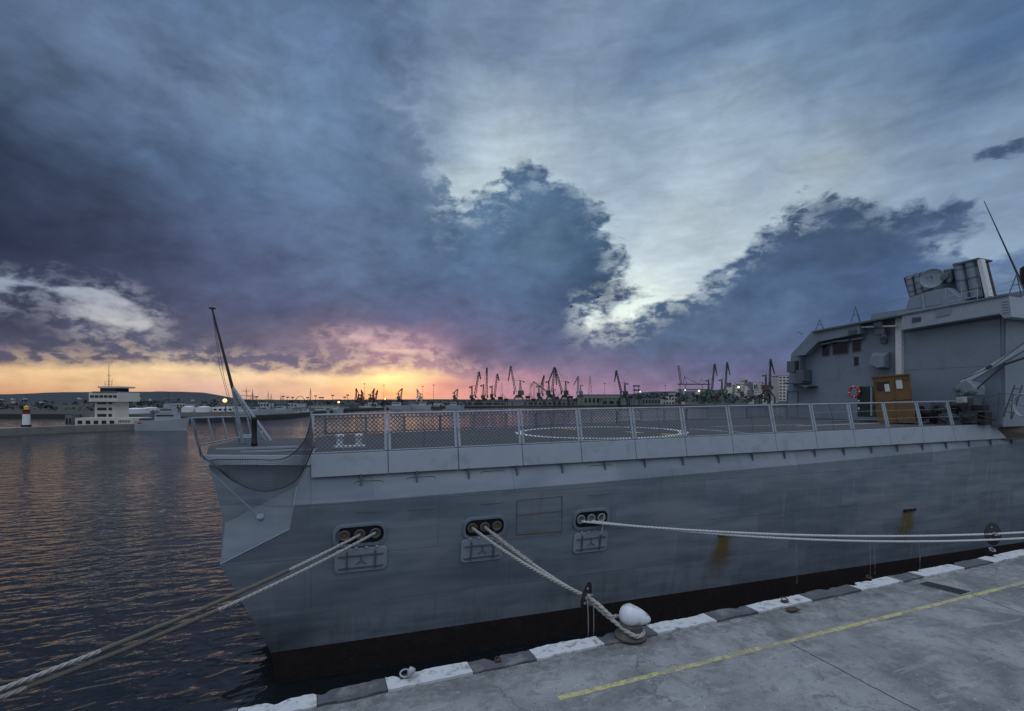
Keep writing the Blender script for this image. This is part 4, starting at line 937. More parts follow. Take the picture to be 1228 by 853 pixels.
# ---------------------------------------------------------------- far shores
LAND = mat('far_land', (.035, .04, .035), .95, var=.4, vs=.01, dirt=(.09, .08, .07), dirtamt=.7, ds=.006)
HILL = mat('hazy_wooded_hill', (.022, .034, .046), 1., var=.5, vs=.02, dirt=(.03, .035, .035), dirtamt=.5, ds=.008)  # bluish base colour has the distance haze painted in
def ray(u, d, z): p = at(u, 480, d=d); p.z = z; return p
def interp(T, u):
    for (a, x), (b, y) in zip(T, T[1:]):
        if a <= u <= b: return x+(y-x)*(u-a)/(b-a)
    return T[0][1] if u < T[0][0] else T[-1][1]
def dv(v, z=0.): return (CAMZ-z)*FOC/(v-480)
SH = [(-900, 499), (0, 500), (130, 500.5), (200, 504), (270, 504), (300, 502.5), (345, 500.5), (375, 497), (410, 493), (480, 490), (560, 489), (640, 488), (760, 487.3), (960, 487.3), (1500, 487)]
B = MB(); us = list(range(-900, 1700, 20))
for a, b in zip(us, us[1:]):
    da, db = dv(interp(SH, a)), dv(interp(SH, b))
    B.quad(ray(a, da, -1.5), ray(b, db, -1.5), ray(b, db, 1.3), ray(a, da, 1.3))
    B.quad(ray(a, da, 1.3), ray(b, db, 1.3), ray(b, 1500, 1.3), ray(a, 1500, 1.3))
B.build('far_shore', LAND, kind='structure')
RG = [(-900, 474), (-200, 474), (0, 473), (60, 471), (120, 470), (200, 469.5), (245, 471), (262, 474), (290, 479), (340, 479.6), (420, 479.2), (560, 479), (640, 479), (700, 478), (740, 474.5), (780, 470), (850, 468.5), (900, 464), (960, 461), (1100, 462), (1700, 470)]
B = MB(); us = list(range(-900, 1700, 8)); prev = None
for u in us:
    v = interp(RG, u)+.5*noise.noise(Vector((u*.02, 0, 0)))+.35*noise.noise(Vector((u*.11, 2, 0)))
    z2 = CAMZ+max(.0, (480-v))*1900/600
    row = [ray(u, 1200, 1.), ray(u, 1500, 1+(z2-1)*.42), ray(u, 1720, 1+(z2-1)*.8), ray(u, 1900, z2), ray(u, 2400, z2*.9), ray(u, 4500, 0)]
    if prev:
        for i in range(5): B.quad(prev[i], row[i], row[i+1], prev[i+1])
    prev = row
B.build('hills', HILL, smooth=True, kind='structure')
def pbox(B, u0, u1, v0, v1, d, dep, m=0):
    a, b = at(u0, v1, d=d), at(u1, v0, d=d); e = Vector((CF[0], CF[1], 0))*dep
    q = [a, Vector((b.x, b.y, a.z)), b, Vector((a.x, a.y, b.z))]
    return B.prism(q, e, m)
PALE = mat('pale_plaster', (.55, .55, .52), .8, var=.12, vs=.3); CREAM = mat('cream_wall', (.62, .61, .54), .8, var=.1, vs=.3)
GRYW = mat('grey_concrete_wall', (.17, .18, .19), .85, var=.2, vs=.3); ROOF = mat('red_brown_roof', (.14, .06, .045), .8, var=.2, vs=.5); ROOFG = mat('grey_roof', (.10, .11, .12), .8, var=.2, vs=.5)
WIN = mat('distant_window', (.02, .025, .03), .2); TANKM = mat('tank_white', (.72, .74, .76), .5, var=.06, vs=.5)
def house(u0, u1, vt, vb, d, dep, wall, roof, label, cat_='building', group=None, rows=0, cols=0, gable=False, name='building'):
    c = at((u0+u1)/2, vb, d=d+dep/2); t = thing(name, tuple(c), label, cat_, group)
    B = MB(); pbox(B, u0, u1, vt, vb, d, dep); B.build('wall', wall, t)
    B = MB(); a, b = at(u0, vt, d=d), at(u1, vt, d=d); e = Vector((CF[0], CF[1], 0))*dep; h = (b-a).length; o = (b-a).normalized()*.04*h
    if gable:
        rh = min(h, dep)*.28; B.prism([a-o, b+o, (b+a)/2+Vector((0, 0, rh))], e) if h < dep else B.add([a-o, b+o, b+o+e, a-o+e, a+e*.5+Vector((0, 0, rh)), b+e*.5+Vector((0, 0, rh))], [[0, 1, 5, 4], [2, 3, 4, 5], [3, 0, 4], [1, 2, 5], [3, 2, 1, 0]])
    else: B.prism([a-o, b+o, b+o+Vector((0, 0, .03*h)), a-o+Vector((0, 0, .03*h))], e)
    B.build('roof', roof, t)
    for r in range(rows):
        for k in range(cols):
            w_ = (u1-u0)/cols; hh = (vb-vt)/rows; B = MB(); x = u0+w_*(k+.2); y = vt+hh*(r+.25); pbox(B, x, x+w_*.6, y, y+hh*.45, d-.06, .03); B.build('window', WIN, t)
    return t
# the mole with its light and the port control tower
B = MB()
near = [(-260, 523.5), (0, 520), (49, 517.6), (91, 515.6), (157, 513.4), (172, 512.6)]
for (a, va), (b, vb) in zip(near, near[1:]):
    p, q = ray(a, dv(va), 0), ray(b, dv(vb), 0); e = Vector((CF[0], CF[1], 0))*7
    B.prism([p+Vector((0, 0, -1.6)), q+Vector((0, 0, -1.6)), q+Vector((0, 0, 1.1)), p+Vector((0, 0, 1.1))], e)
B.build('mole', mat('mole_concrete', (.20, .20, .19), .9, var=.4, vs=.6), kind='structure')
p = at(31.5, 512.5, d=122); t = thing('harbour_light', tuple(p), 'white and dark red light tower with yellow top on the mole at far left', 'lighthouse')
B = MB(); B.lathe(p, [(1.0, -.4), (1.0, .0), (.75, .05), (.70, 3.2)], 20); B.build('white_tower', TANKM, t, auto=40)
B = MB(); B.lathe(p-Vector((0, 0, .15)), [(.95, 0), (.95, .7), (.8, .75)], 20); B.build('dark_base', BLACK, t, auto=40)
B = MB(); B.lathe(p+Vector((0, 0, 3.2)), [(.70, 0), (.68, 1.0), (.9, 1.02), (.9, 1.1), (.5, 1.12)], 20); B.build('red_band', mat('dark_red_paint', (.16, .02, .02), .6), t, auto=40)
B = MB(); B.lathe(p+Vector((0, 0, 4.32)), [(.42, 0), (.42, .6), (.55, .62), (.1, .95)], 16); B.build('lantern', mat('yellow_lantern', (.5, .38, .05), .4, emit=(.9, .6, .05), es=.08), t, auto=40)
p = at(122, 513, d=138); t = thing('control_tower', tuple(p), 'white port control tower with wide glazed gallery and mast, above its long low podium', 'tower')
def tp(name, u0, u1, v0, v1, d, dep, mt, par=None): B = MB(); pbox(B, u0, u1, v0, v1, d, dep); return B.build(name, mt, par or t)
pod = tp('podium', 90, 158, 501.5, 514, 138, 9, CREAM)
for k in range(5): tp('window', 93+9.6*k, 98.5+9.6*k, 504.5, 508.6, 137.95, .04, WIN, pod)
for k in range(8): tp('window', 142+1.9*k, 143+1.9*k, 504, 507, 137.95, .04, WIN, pod)
sh = tp('shaft', 113.5, 138, 481, 502, 139, 5, CREAM)
for r, (a, b) in enumerate(((482.5, 484.8), (489, 492.2), (496.5, 500))): tp('window', 116.5, 127.5, a, b, 138.93, .05, WIN, sh); tp('window', 130, 134, a, b, 138.93, .05, WIN, sh)
ga = tp('gallery', 106.5, 141.5, 470.8, 481.8, 137.5, 8, CREAM)
for k in range(6): tp('window', 108+5.5*k, 112.4+5.5*k, 474, 477, 137.43, .05, WIN, ga)
tp('cab', 120, 138, 465.5, 469.6, 138.5, 5, GLASS); tp('cab_roof', 117, 141, 463.4, 465.4, 137.8, 6.5, CREAM); tp('balcony', 110, 140, 469.6, 470.9, 137.3, 8.5, GRYW)
B = MB(); a = at(130.6, 464, d=140); b = at(130.6, 437.5, d=140); B.tube(a, b, .12, .04, n=6)
for k, w_ in ((.12, 1.), (.25, .7), (.5, .5)): c = a.lerp(b, k); e = Vector((CR[0], CR[1], 0))*w_; B.tube(c-e, c+e, .04, n=4)
B.tube(at(126, 464, d=140), at(126, 457, d=140), .05, n=4); B.tube(at(134, 464, d=140), at(134.5, 455, d=140), .05, n=4); B.build('mast', GREYD, t)
house(78, 86, 498, 513, 140, 3, GRYW, ROOFG, 'small grey hut with a round top on the mole beside the control tower', 'hut', None, 1, 2)
house(98, 112, 497, 502, 143, 4, GRYW, ROOFG, 'low grey block behind the control tower podium', 'building')
# grey patrol ship lying at the mole
def vessel(u0, u1, vw, h, d, label, col, sup, masts, flip=False, cat_='ship', group=None, name='moored_ship', beam=6, mr=.16):
    """side-on hull with a raked bow (right unless flip), superstructure blocks and masts; sup = (s0, s1, z0, z1), masts = (s, z)"""
    a, b = ray(u0, d, 0), ray(u1, d, 0); 
    if flip: a, b = b, a
    L = (b-a).length; ex = (b-a).normalized(); ey = Vector((CF[0], CF[1], 0)); t = thing(name, tuple((a+b)/2), label, cat_, group)
    B = MB(); n = 14
    def sec(i):
        s = i/n; w_ = beam/2*(1-max(0, (s-.6)/.4)**2.2)*(.85+.15*min(1, s*4)); dk_ = h*(1+.45*max(0, (s-.45)/.55)**2); x = L*s
        fl = x+(.07*L*(s-.6)/.4 if s > .6 else 0)
        return [a+ex*x+ey*(beam/2-w_*.8)+Vector((0, 0, -1.5)), a+ex*x+ey*(beam/2-w_*.9), a+ex*fl+ey*(beam/2-w_)+Vector((0, 0, dk_)), a+ex*fl+ey*(beam/2+w_)+Vector((0, 0, dk_)), a+ex*x+ey*(beam/2+w_*.9), a+ex*x+ey*(beam/2+w_*.8)+Vector((0, 0, -1))]
    S_ = [sec(i) for i in range(n+1)]
    for p, q in zip(S_, S_[1:]):
        for k in range(5): B.quad(p[k], q[k], q[k+1], p[k+1])
    B.quad(*S_[0]); B.quad(*S_[-1]); B.build('hull', col, t)
    for s0, s1, z0, z1, mt in sup:
        c = a+ex*L*(s0+s1)/2+ey*beam/2+Vector((0, 0, (z0+z1)/2)); B = MB(); B.box(c, (L*(s1-s0), beam*.72, z1-z0), (ex, ey, Vector((0, 0, 1))), top=.94); sb = B.build('superstructure', mt, t)
        if L*(s1-s0) > 2.5:
            B = MB(); B.box(c+Vector((0, 0, (z1-z0)*.22)), (L*(s1-s0)*.86, beam*.72+.04, (z1-z0)*.2), (ex, ey, Vector((0, 0, 1)))); B.build('window_band', WIN, sb)
    for s, z in masts:
        c = a+ex*L*s+ey*beam/2+Vector((0, 0, h)); B = MB(); tp_ = Vector((c.x, c.y, z)); B.tube(c, tp_, mr, mr*.5, n=5); B.tube(c.lerp(tp_, .75)-ex*(z-h)*.16, c.lerp(tp_, .75)+ex*(z-h)*.2, mr*.5, n=4)
        B.tube(c-ex*1.2, c.lerp(tp_, .7), .05, n=4); B.tube(tp_, c+ex*(z*.5), .025, n=3); B.tube(tp_, c-ex*(z*.5), .025, n=3); B.build('mast', GREYD, t)
    return t
NAVY = mat('distant_navy_grey', (.34, .38, .42), .6, var=.1, vs=.4); DKH = mat('distant_dark_hull', (.07, .08, .09), .6, var=.2, vs=.4); WHH = mat('distant_white_hull', (.42, .44, .46), .5, var=.1, vs=.4)
vessel(160, 219, 513, 2.1, 134, 'small grey naval ship with one mast moored right of the control tower', NAVY, [(.40, .82, 2., 4.0, NAVY), (.50, .76, 4.0, 5.4, NAVY), (.58, .70, 5.4, 6.6, NAVY), (.08, .3, 1.9, 2.7, DKH)], [(.62, 9.8), (.3, 5.0)], beam=3.4, mr=.3)
p = at(167, 507, d=133); B = MB(); B.lathe(p, [(.3, -.3), (.45, 0), (.3, .3)], 10); tag(B.build('life_raft', mat('red_buoy', (.6, .05, .04), .5)), 'red round buoy against the side of the small grey naval ship', 'buoy')
def tank(u0, u1, vt, vb, d, label):
    a, b = at(u0, vb, d=d), at(u1, vb, d=d); r = (b-a).length/2; c = (a+b)/2+Vector((CF[0], CF[1], 0))*r; h = (vb-vt)*d/FOC
    t = thing('storage_tank', tuple(c), label, 'storage tank', 'white oil storage tanks on the far shore'); B = MB(); B.lathe(c, [(r, 0), (r, h)], 28); B.build('shell', TANKM, t, auto=40)
    B = MB(); B.lathe(c+Vector((0, 0, h)), [(r*1.02, 0), (r*.55, h*.16), (.1, h*.22)], 28); B.build('dome_roof', TANKM, t, smooth=True)
for a in ((137, 166, 491.5, 501, 232, 'wide white oil tank just right of the control tower shaft'), (163, 183, 490, 496.5, 300, 'white oil tank behind the small naval ship, left of its mast'), (214, 229, 489, 497, 260, 'white oil tank between the small naval ship and the stern rack, left one of two'), (230, 248, 489, 497, 260, 'white oil tank between the small naval ship and the stern rack, right one of two')): tank(*a)
house(255, 279, 489, 494, 262, 14, TANKM, TANKM, 'white flat roofed shed just left of the flagstaff foot', 'shed', None, 1, 4)
house(204, 222, 484, 489, 330, 10, PALE, ROOFG, 'pale flat block behind the small naval ship mast', 'building', None, 1, 5)
# town on the slope at left
for k in range(110):
    u = random.uniform(-60, 252); v = random.uniform(477, 497)
    if 100 < u < 145 and v > 484: continue
    d = 240+(500-v)**1.75*7; wd = random.uniform(2.2, 6)*(1.3-.03*(500-v)); hh = wd*random.uniform(.35, .7)
    if d > 1100: d = 1100+random.random()*300
    side = 'left of' if u < 105 else 'right of'; band = 'high on' if v < 485 else ('half way up' if v < 491 else 'at the foot of')
    mt, nm = random.choice([(PALE, 'pale'), (GRYW, 'grey'), (CREAM, 'cream'), (GRYW, 'grey'), (PALE, 'pale')]); rf, rn = random.choice([(ROOF, 'red roofed'), (ROOFG, 'grey roofed')])
    house(u, u+wd, v, v+hh, d, wd*d/600*.8, mt, rf, f'{nm} {rn} house {band} the dark hillside {side} the control tower', 'house', f'{nm} {rn} houses {band} the hillside {side} the tower', gable=random.random() < .6, name='house')
# basin in the middle: moored ships, sheds, masts
vessel(280, 318, 0, 2.8, 216, 'grey warship moored behind the flagstaff struts', NAVY, [(.3, .7, 2.7, 4.6, NAVY), (.42, .6, 4.6, 6, DKH)], [(.5, 10.5), (.72, 8)], beam=6, mr=.25)
vessel(304, 326, 0, 2.9, 222, 'grey patrol boat with its bow to the right, first of two beyond the flagstaff', NAVY, [(.3, .66, 2.8, 4.4, NAVY)], [(.5, 8)], beam=5)
vessel(322, 347, 0, 2.9, 238, 'grey patrol boat with its bow to the right, second of two beyond the flagstaff', NAVY, [(.3, .66, 2.8, 4.8, NAVY)], [(.55, 9)], beam=5)
vessel(348, 360, 0, 1.3, 250, 'white motor yacht, left one of the pair before the rail corner', WHH, [(.2, .75, 1.2, 2.6, WHH)], [(.5, 4.5)], beam=3, cat_='boat', name='motor_yacht')
vessel(358, 373, 0, 1.4, 262, 'white motor yacht, right one of the pair before the rail corner', WHH, [(.2, .7, 1.2, 3., WHH)], [(.5, 5)], beam=3, cat_='boat', name='motor_yacht')
ship_words = ['grey tug', 'white launch', 'dark trawler', 'grey barge', 'white ferry']
for i, (u0, u1, d, h, c, m) in enumerate(((376, 392, 300, 1.6, NAVY, 6), (395, 410, 320, 2, WHH, 7), (414, 428, 380, 1.8, DKH, 6), (430, 446, 400, 2.2, NAVY, 9), (447, 462, 420, 1.5, WHH, 8), (462, 492, 430, 3., NAVY, 11), (493, 516, 440, 3.2, WHH, 12), (519, 530, 440, 2., DKH, 9), (534, 556, 450, 3, NAVY, 10))):
    vessel(u0, u1, 0, h, d, ['low grey tug moored behind the left end of the mesh rail', 'white launch with a cabin beyond the first mesh bay', 'dark low boat under the orange lamp', 'grey boat below the tall masts of the sunset', 'white low boat just right of the tallest sunset mast', 'long grey ship below the brightest sunset', 'white ship right of the brightest sunset', 'small dark boat between a white ship and a grey one', 'grey ship left of the first dark harbour crane'][i], c, [(.25, .6, h*.9, h*1.9, WHH if i % 2 else c)], [(.45, m)], flip=i % 3 == 0, beam=5)
def mastp(u, vt, vb, d, label, cat_='mast', yards=0, group=None, name='mast', w_=.25):
    a, b = at(u, vb, d=d), at(u, vt, d=d); B = MB(); B.tube(a, b, w_, w_*.4, n=5); e = Vector((CR[0], CR[1], 0))
    for k in range(yards): c = a.lerp(b, .45+.2*k); B.tube(c-e*(b-a).length*(.34-.08*k), c+e*(b-a).length*(.34-.08*k), w_*.5, n=4)
    for s in (-1, 1): B.tube(a.lerp(b, .9), a+e*s*(b-a).length*.22, w_*.2, n=3)
    tag(B.build(name, DKH), label, cat_, group)
mastp(295.4, 465, 492, 300, 'left square rigged mast with two yards, right of the flagstaff', yards=3, group='ship masts right of the flagstaff'); mastp(302.8, 466.5, 492, 300, 'square rigged mast just right of the two yard one', yards=2, group='ship masts right of the flagstaff')
mastp(321.6, 469, 490, 300, 'bare slim mast, taller of the close pair right of the square rigged ones', group='ship masts right of the flagstaff'); mastp(325.2, 472, 490, 300, 'bare slim mast, shorter of the close pair right of the square rigged ones', group='ship masts right of the flagstaff')
mastp(336.7, 474.5, 488, 300, 'short thick mast midway between the flagstaff and the rail corner')
def lamp(u, vt, vb, d, label, colr=None, r=.5, e=8, heads=3, group='lamp masts on the far shore'):
    a, b = at(u, vb, d=d), at(u, vt, d=d); t = thing('lamp_mast', tuple(a), label, 'lamp mast', group); B = MB(); B.tube(a, b, .28, .14, n=5); B.build('pole', DKH, t)
    ee = Vector((CR[0], CR[1], 0)); B = MB(); B.box(b, (2.4, .5, .9), (ee, Vector((CF[0], CF[1], 0)), Vector((0, 0, 1)))); B.build('lamp_frame', DKH, t)
    if colr:
        B = MB(); B.lathe(b-Vector((CF[0], CF[1], 0))*.6, [(r*.3, -r*.9), (r*.8, -r*.6), (r, 0), (r*.8, r*.6), (r*.3, r*.9)], 12)
        B.build('lit_lamp', mat('lamp_'+'_'.join(str(int(x*9)) for x in colr)+str(e), (.5, .5, .5), emit=colr, es=e*.6), t, smooth=True)
lamp(270.5, 480.5, 494, 240, 'lamp mast with a big bright orange light left of the flagstaff', (1, .50, .12), .95, 5)
lamp(406.6, 482.4, 488, 300, 'low lamp mast lit orange beyond the first mesh bay', (1, .55, .15), .65, 5)
lamp(462, 478.5, 486, 420, 'lamp mast lit orange right under the sunset', (1, .45, .12), .8, 4)
for i, (u, vt) in enumerate(((308, 476), (339.5, 475.5), (345, 476.5), (351, 476.8), (369, 477), (378.5, 475), (384, 477), (387, 477), (399, 474.5), (413.5, 476.5), (417, 474))):
    lamp(u, vt, 487, 420, 'unlit lamp mast against the pale sky between flagstaff and sunset', group='unlit lamp masts between flagstaff and sunset')
for u, vt, w_ in ((437, 460.5, 'left'), (460.3, 462, 'second'), (507, 463.5, 'third'), (520, 462, 'right')):
    lamp(u, vt, 486, 620, f'tall floodlight mast by the sunset, {w_} of the four tallest', group='tall floodlight masts by the sunset')
lamp(767.5, 470, 484, 560, 'lamp tower with white lights beside the small gantry', (.9, .92, 1), .9, 2); lamp(798, 462.5, 482, 700, 'slim lamp mast left of the container gantry')
lamp(821.5, 468, 482, 620, 'lamp mast lit white below the container gantry', (.8, .9, 1), 1.0, 2); lamp(838, 469, 482, 620, 'lamp mast lit orange between gantry and green cranes', (1, .6, .25), 1.3, 4)
lamp(885.5, 464.5, 480, 700, 'lamp mast with a bright white light below the hillside blocks', (1, .9, .75), 1.5, 4); lamp(933.5, 463, 480, 700, 'lamp mast with a cold white light near the hangar corner', (.8, .9, 1), 1.0, 2)
lamp(725, 460, 484, 640, 'slim lamp mast above the long warehouse')
mastp(372.4, 465.5, 490, 300, 'tall leaning mast with a furled flag left of the rail corner', w_=.35)
# long road bridge with its arch
t = thing('road_bridge', tuple(at(450, 482, d=900)), 'long dark road bridge with an arch low on the horizon under the sunset', 'bridge')
B = MB(); pbox(B, 345, 560, 479.8, 481.0, 900, 12); B.build('deck', DKH, t)
for k in range(22): B = MB(); pbox(B, 347+10*k, 348+10*k, 480.6, 485, 902, 5); B.build('pier', DKH, t)
B = MB(); B.path([at(354+12*k/10, 480.3-5.2*math.sin(math.pi*k/10), d=899) for k in range(11)], .55, n=5); B.build('arch', DKH, t)
for i, (u0, u1, vt, d, mt, lab) in enumerate(((309, 322, 483, 420, PALE, 'pale quay building behind the patrol boats'), (326, 344, 483.5, 430, GRYW, 'grey long shed behind the patrol boats'), (345, 356, 484, 430, PALE, 'small pale building left of the arch bridge'), (371, 407, 487, 330, CREAM, 'long cream shed behind the first mesh bay'), (412, 436, 484, 520, GRYW, 'grey shed below the small cranes of the sunset'), (438, 452, 483, 520, PALE, 'pale block below the sunset mast'), (455, 478, 484.5, 520, GRYW, 'low grey shed below the glow'), (484, 500, 483, 540, GRYW, 'grey block right of the glow'), (505, 530, 484, 540, PALE, 'pale long shed right of the glow'), (533, 560, 483, 560, GRYW, 'grey shed left of the dark cranes'))):
    house(u0, u1, vt, 489, d, 20, mt, ROOFG, lab, 'shed', None, 1, int((u1-u0)/3))
# portal cranes
CRD = mat('crane_dark_green', (.032, .052, .046), .7, var=.3, vs=.3); CRG = mat('crane_green', (.05, .095, .075), .7, var=.3, vs=.3); CRR = mat('crane_rust_cab', (.10, .045, .03), .7, var=.3, vs=.3)
def crane(ub, vb, vp, ut, vt, ue, ve, d, label, mt=CRD, group='dark portal cranes on the far quay', w_=10, cabm=None):
    """portal crane: base at (ub, vb), slewing platform height vp, jib head (ut, vt), beak end (ue, ve)"""
    t = thing('portal_crane', tuple(at(ub, vb, d=d)), label, 'crane', group); er = Vector((CR[0], CR[1], 0)); ef = Vector((CF[0], CF[1], 0)); k = d/FOC
    base = at(ub, vb, d=d); pl = at(ub, vp, d=d); H = pl.z-base.z; W2 = w_*k/2
    for sx in (-1, 1):
        for sy in (-1, 1):
            B = MB(); foot = base+er*sx*W2+ef*sy*W2; B.path([foot, foot+Vector((0, 0, H*.4)), pl+er*sx*W2*.35+ef*sy*W2*.3], 1.0, n=4); B.box(foot+Vector((0, 0, .4)), (1.8, 2.6, 1.), (er, ef, Vector((0, 0, 1)))); B.build('portal_leg', mt, t)
    B = MB(); B.box(base+Vector((0, 0, H*.75)), (W2*1.5, W2*1.4, .9), (er, ef, Vector((0, 0, 1)))); B.lathe(pl-Vector((0, 0, H*.2)), [(W2*.45, 0), (W2*.3, H*.2)], 10); B.build('portal_frame', mt, t)
    s = 1 if ut >= ub else -1
    if abs(ut-ub) < 2: s = 1 if ue >= ut else -1
    hh = (vb-vp)*k*.40
    B = MB(); B.box(pl+Vector((0, 0, hh/2))-er*s*W2*.35, (W2*1.0, W2*1.0, hh), (er, ef, Vector((0, 0, 1))), top=.9); B.build('machinery_house', cabm or mt, t)
    B = MB(); B.box(pl+er*s*W2*.75+Vector((0, 0, hh*.5))-ef*W2*.5, (1.8, 1.6, hh*.75), (er, ef, Vector((0, 0, 1)))); B.build('driver_cab', cabm or mt, t)
    top = at(ut, vt, d=d); jb = pl+er*s*W2*.5+Vector((0, 0, hh*.6)); apex = pl-er*s*W2*.25+Vector((0, 0, hh+(top.z-pl.z)*.34)); bk = at(ue, ve, d=d)
    def lattice(p, q, w0, w1, r=.38, n=9):
        B = MB(); dd = (q-p).normalized(); a = dd.cross(ef).normalized()
        for sg in (-1, 1):
            for sf in (-1, 1): B.tube(p+a*sg*w0/2+ef*sf*w0/2, q+a*sg*w1/2+ef*sf*w1/2, r, n=4)
        for i in range(n):
            f0, f1 = i/n, (i+1)/n; w2, w3 = w0+(w1-w0)*f0, w0+(w1-w0)*f1; sg = 1 if i % 2 else -1
            for sf in (-1, 1): B.tube(p.lerp(q, f0)+a*sg*w2/2+ef*sf*w2/2, p.lerp(q, f1)-a*sg*w3/2+ef*sf*w3/2, r*.6, n=3)
        return B
    lattice(jb, top, 2.0, 1.1).build('jib', mt, t)
    lattice(top, bk, 1.3, .5, n=6).build('beak', mt, t)
    B = lattice(pl-er*s*W2*.25+Vector((0, 0, hh)), apex, 1.8, .8, n=5); B.build('tower_frame', mt, t)
    B = MB(); B.tube(apex, jb.lerp(top, .45), .18, n=4); B.tube(apex, top+(top-bk).normalized()*1.2, .13, n=3); B.tube(top+(top-bk).normalized()*1.2, bk, .09, n=3)
    cw = apex-er*s*W2*.55-Vector((0, 0, 1.)); B.tube(apex, cw, .35, n=4); B.tube(apex, pl-er*s*W2*.5+Vector((0, 0, hh)), .25, n=4); B.build('tie_rod', mt, t)
    B = MB(); B.box(cw-Vector((0, 0, .6)), (2.2, 2., 1.6), (er, ef, Vector((0, 0, 1)))); B.build('counterweight', mt, t)
    B = MB(); B.tube(bk, Vector((bk.x, bk.y, base.z+(bk.z-base.z)*.45)), .06, n=3); B.build('hoist_rope', mt, t)
G_ = 'dark portal cranes on the far quay'
for a in ((567, 488, 478, 574.5, 446, 576.5, 455, 600, 'portal crane with a steep jib, leftmost of the close trio of dark cranes', CRD, G_, 9, CRR),
          (581, 488, 478, 584, 441, 583, 449, 600, 'portal crane with a nearly vertical jib, middle of the close trio of dark cranes', CRD, G_, 10, CRR),
          (591, 488, 477, 596.5, 448.5, 598.5, 457, 640, 'portal crane with a short steep jib, right one of the close trio of dark cranes', CRD, G_, 8),
          (622, 488, 474, 612.5, 439, 609.5, 457, 600, 'big portal crane whose jib leans left and beak hangs left', CRG, G_, 15),
          (647.5, 488, 476, 652.5, 450.5, 648, 465, 640, 'small portal crane with a beak folded left, between two big ones', CRD, G_, 9),
          (659.5, 488, 474, 665, 440.5, 657, 460, 600, 'portal crane with a tall peaked jib, left one of a crossing pair', CRD, G_, 11),
          (677, 488, 474, 665.8, 441.5, 667.5, 462, 620, 'portal crane with a jib leaning left, right one of a crossing pair', CRD, G_, 11),
          (695, 486, 474, 693.5, 451.5, 688, 462, 760, 'pale distant portal crane right of the crossing pair', GRYW, G_, 9),
          (748, 486, 474, 739, 444.5, 737, 458, 620, 'portal crane in front of the warehouse, jib leaning left with a hanging beak', CRD, G_, 11),
          (851, 483, 472, 857, 436.5, 860, 451, 640, 'green portal crane with its beak to the right, left one of two alike', CRG, G_, 10),
          (867, 483, 472, 872, 434.5, 875.5, 450, 640, 'green portal crane with its beak to the right, right one of two alike', CRG, G_, 10),
          (920, 483, 468, 924, 431, 929, 449, 640, 'portal crane with a rust red cab, nearest the hangar', CRD, G_, 12, CRR)): crane(*a)
G2 = 'small distant cranes under the sunset'
for a in ((429, 484, 479, 427, 466, 430, 472, 900, 'tiny crane silhouette left of the leftmost sunset mast', CRR), (434, 484, 479, 433, 468, 436, 473, 900, 'tiny crane silhouette touching the leftmost sunset mast', CRR), (445, 484, 479, 449, 466, 446, 472, 900, 'tiny crane leaning right between two sunset masts', CRR), (449, 484, 479, 453, 468, 450, 474, 900, 'tiny crane right of the leaning one under the sunset', CRR),
          (479, 484, 478, 482.5, 466, 477, 471, 900, 'small crane right of the sunset glow', DKH), (503, 484, 478, 500, 467, 504, 473, 900, 'small crane just left of the third tall mast', NAVY), (546, 484, 477, 549, 467, 543, 472, 900, 'small crane halfway between the sunset and the dark trio', DKH), (663, 484, 476, 640, 458, 637, 464, 900, 'thin far crane between the big cranes', DKH)): crane(*a[:8], a[8], a[9], G2, 7)
for i, (u, vt, w_, hgt) in enumerate(((574, 479, 4, 'low'), (600, 476, 5, 'tall'), (607, 478, 4, 'low'), (633, 475, 5, 'tall'), (640, 478, 4, 'low'), (668, 476, 4, 'tall'), (684, 475, 5, 'tall'), (690, 478, 4, 'low'), (756, 475, 4, 'tall'), (859, 475, 5, 'tall'), (843, 475, 4, 'low'), (912, 474, 4, 'low'))):
    pos_ = ('between the first two cranes of the trio', 'right of the trio of dark cranes', 'left foot of the big green crane', 'right foot of the big green crane', 'left of the small folded crane', 'between the crossing cranes', 'right of the crossing cranes', 'below the pale distant crane', 'right of the warehouse crane', 'between the two green cranes alike', 'left of the two green cranes alike', 'left of the red cabbed crane')[i]
    d = 590+i*2; e1, e2 = Vector((CR[0], CR[1], 0)), Vector((CF[0], CF[1], 0)); t = thing('quay_hopper', tuple(at(u, 487, d=d)), f'{hgt} dark loading hopper {pos_}', 'hopper', 'loading hoppers on the far quay')
    k = d/FOC; c = at(u, vt, d=d); B = MB(); B.box(c-Vector((0, 0, 1.6)), (w_*k, w_*k, 3.2), (e1, e2, Vector((0, 0, 1))), top=1.3); B.build('hopper_bin', CRR if i % 3 == 0 else CRD, t)
    for sx in (-1, 1): B = MB(); f = at(u, 488, d=d)+e1*sx*w_*k*.45; B.tube(f, c-Vector((0, 0, 3))+e1*sx*w_*k*.3, .4, n=4); B.build('support_leg', CRD, t)
    B = MB(); B.tube(c, c+e1*w_*k*(.8 if i % 2 else -.8)+Vector((0, 0, 3.5)), .3, n=4); B.build('conveyor_arm', CRD, t)
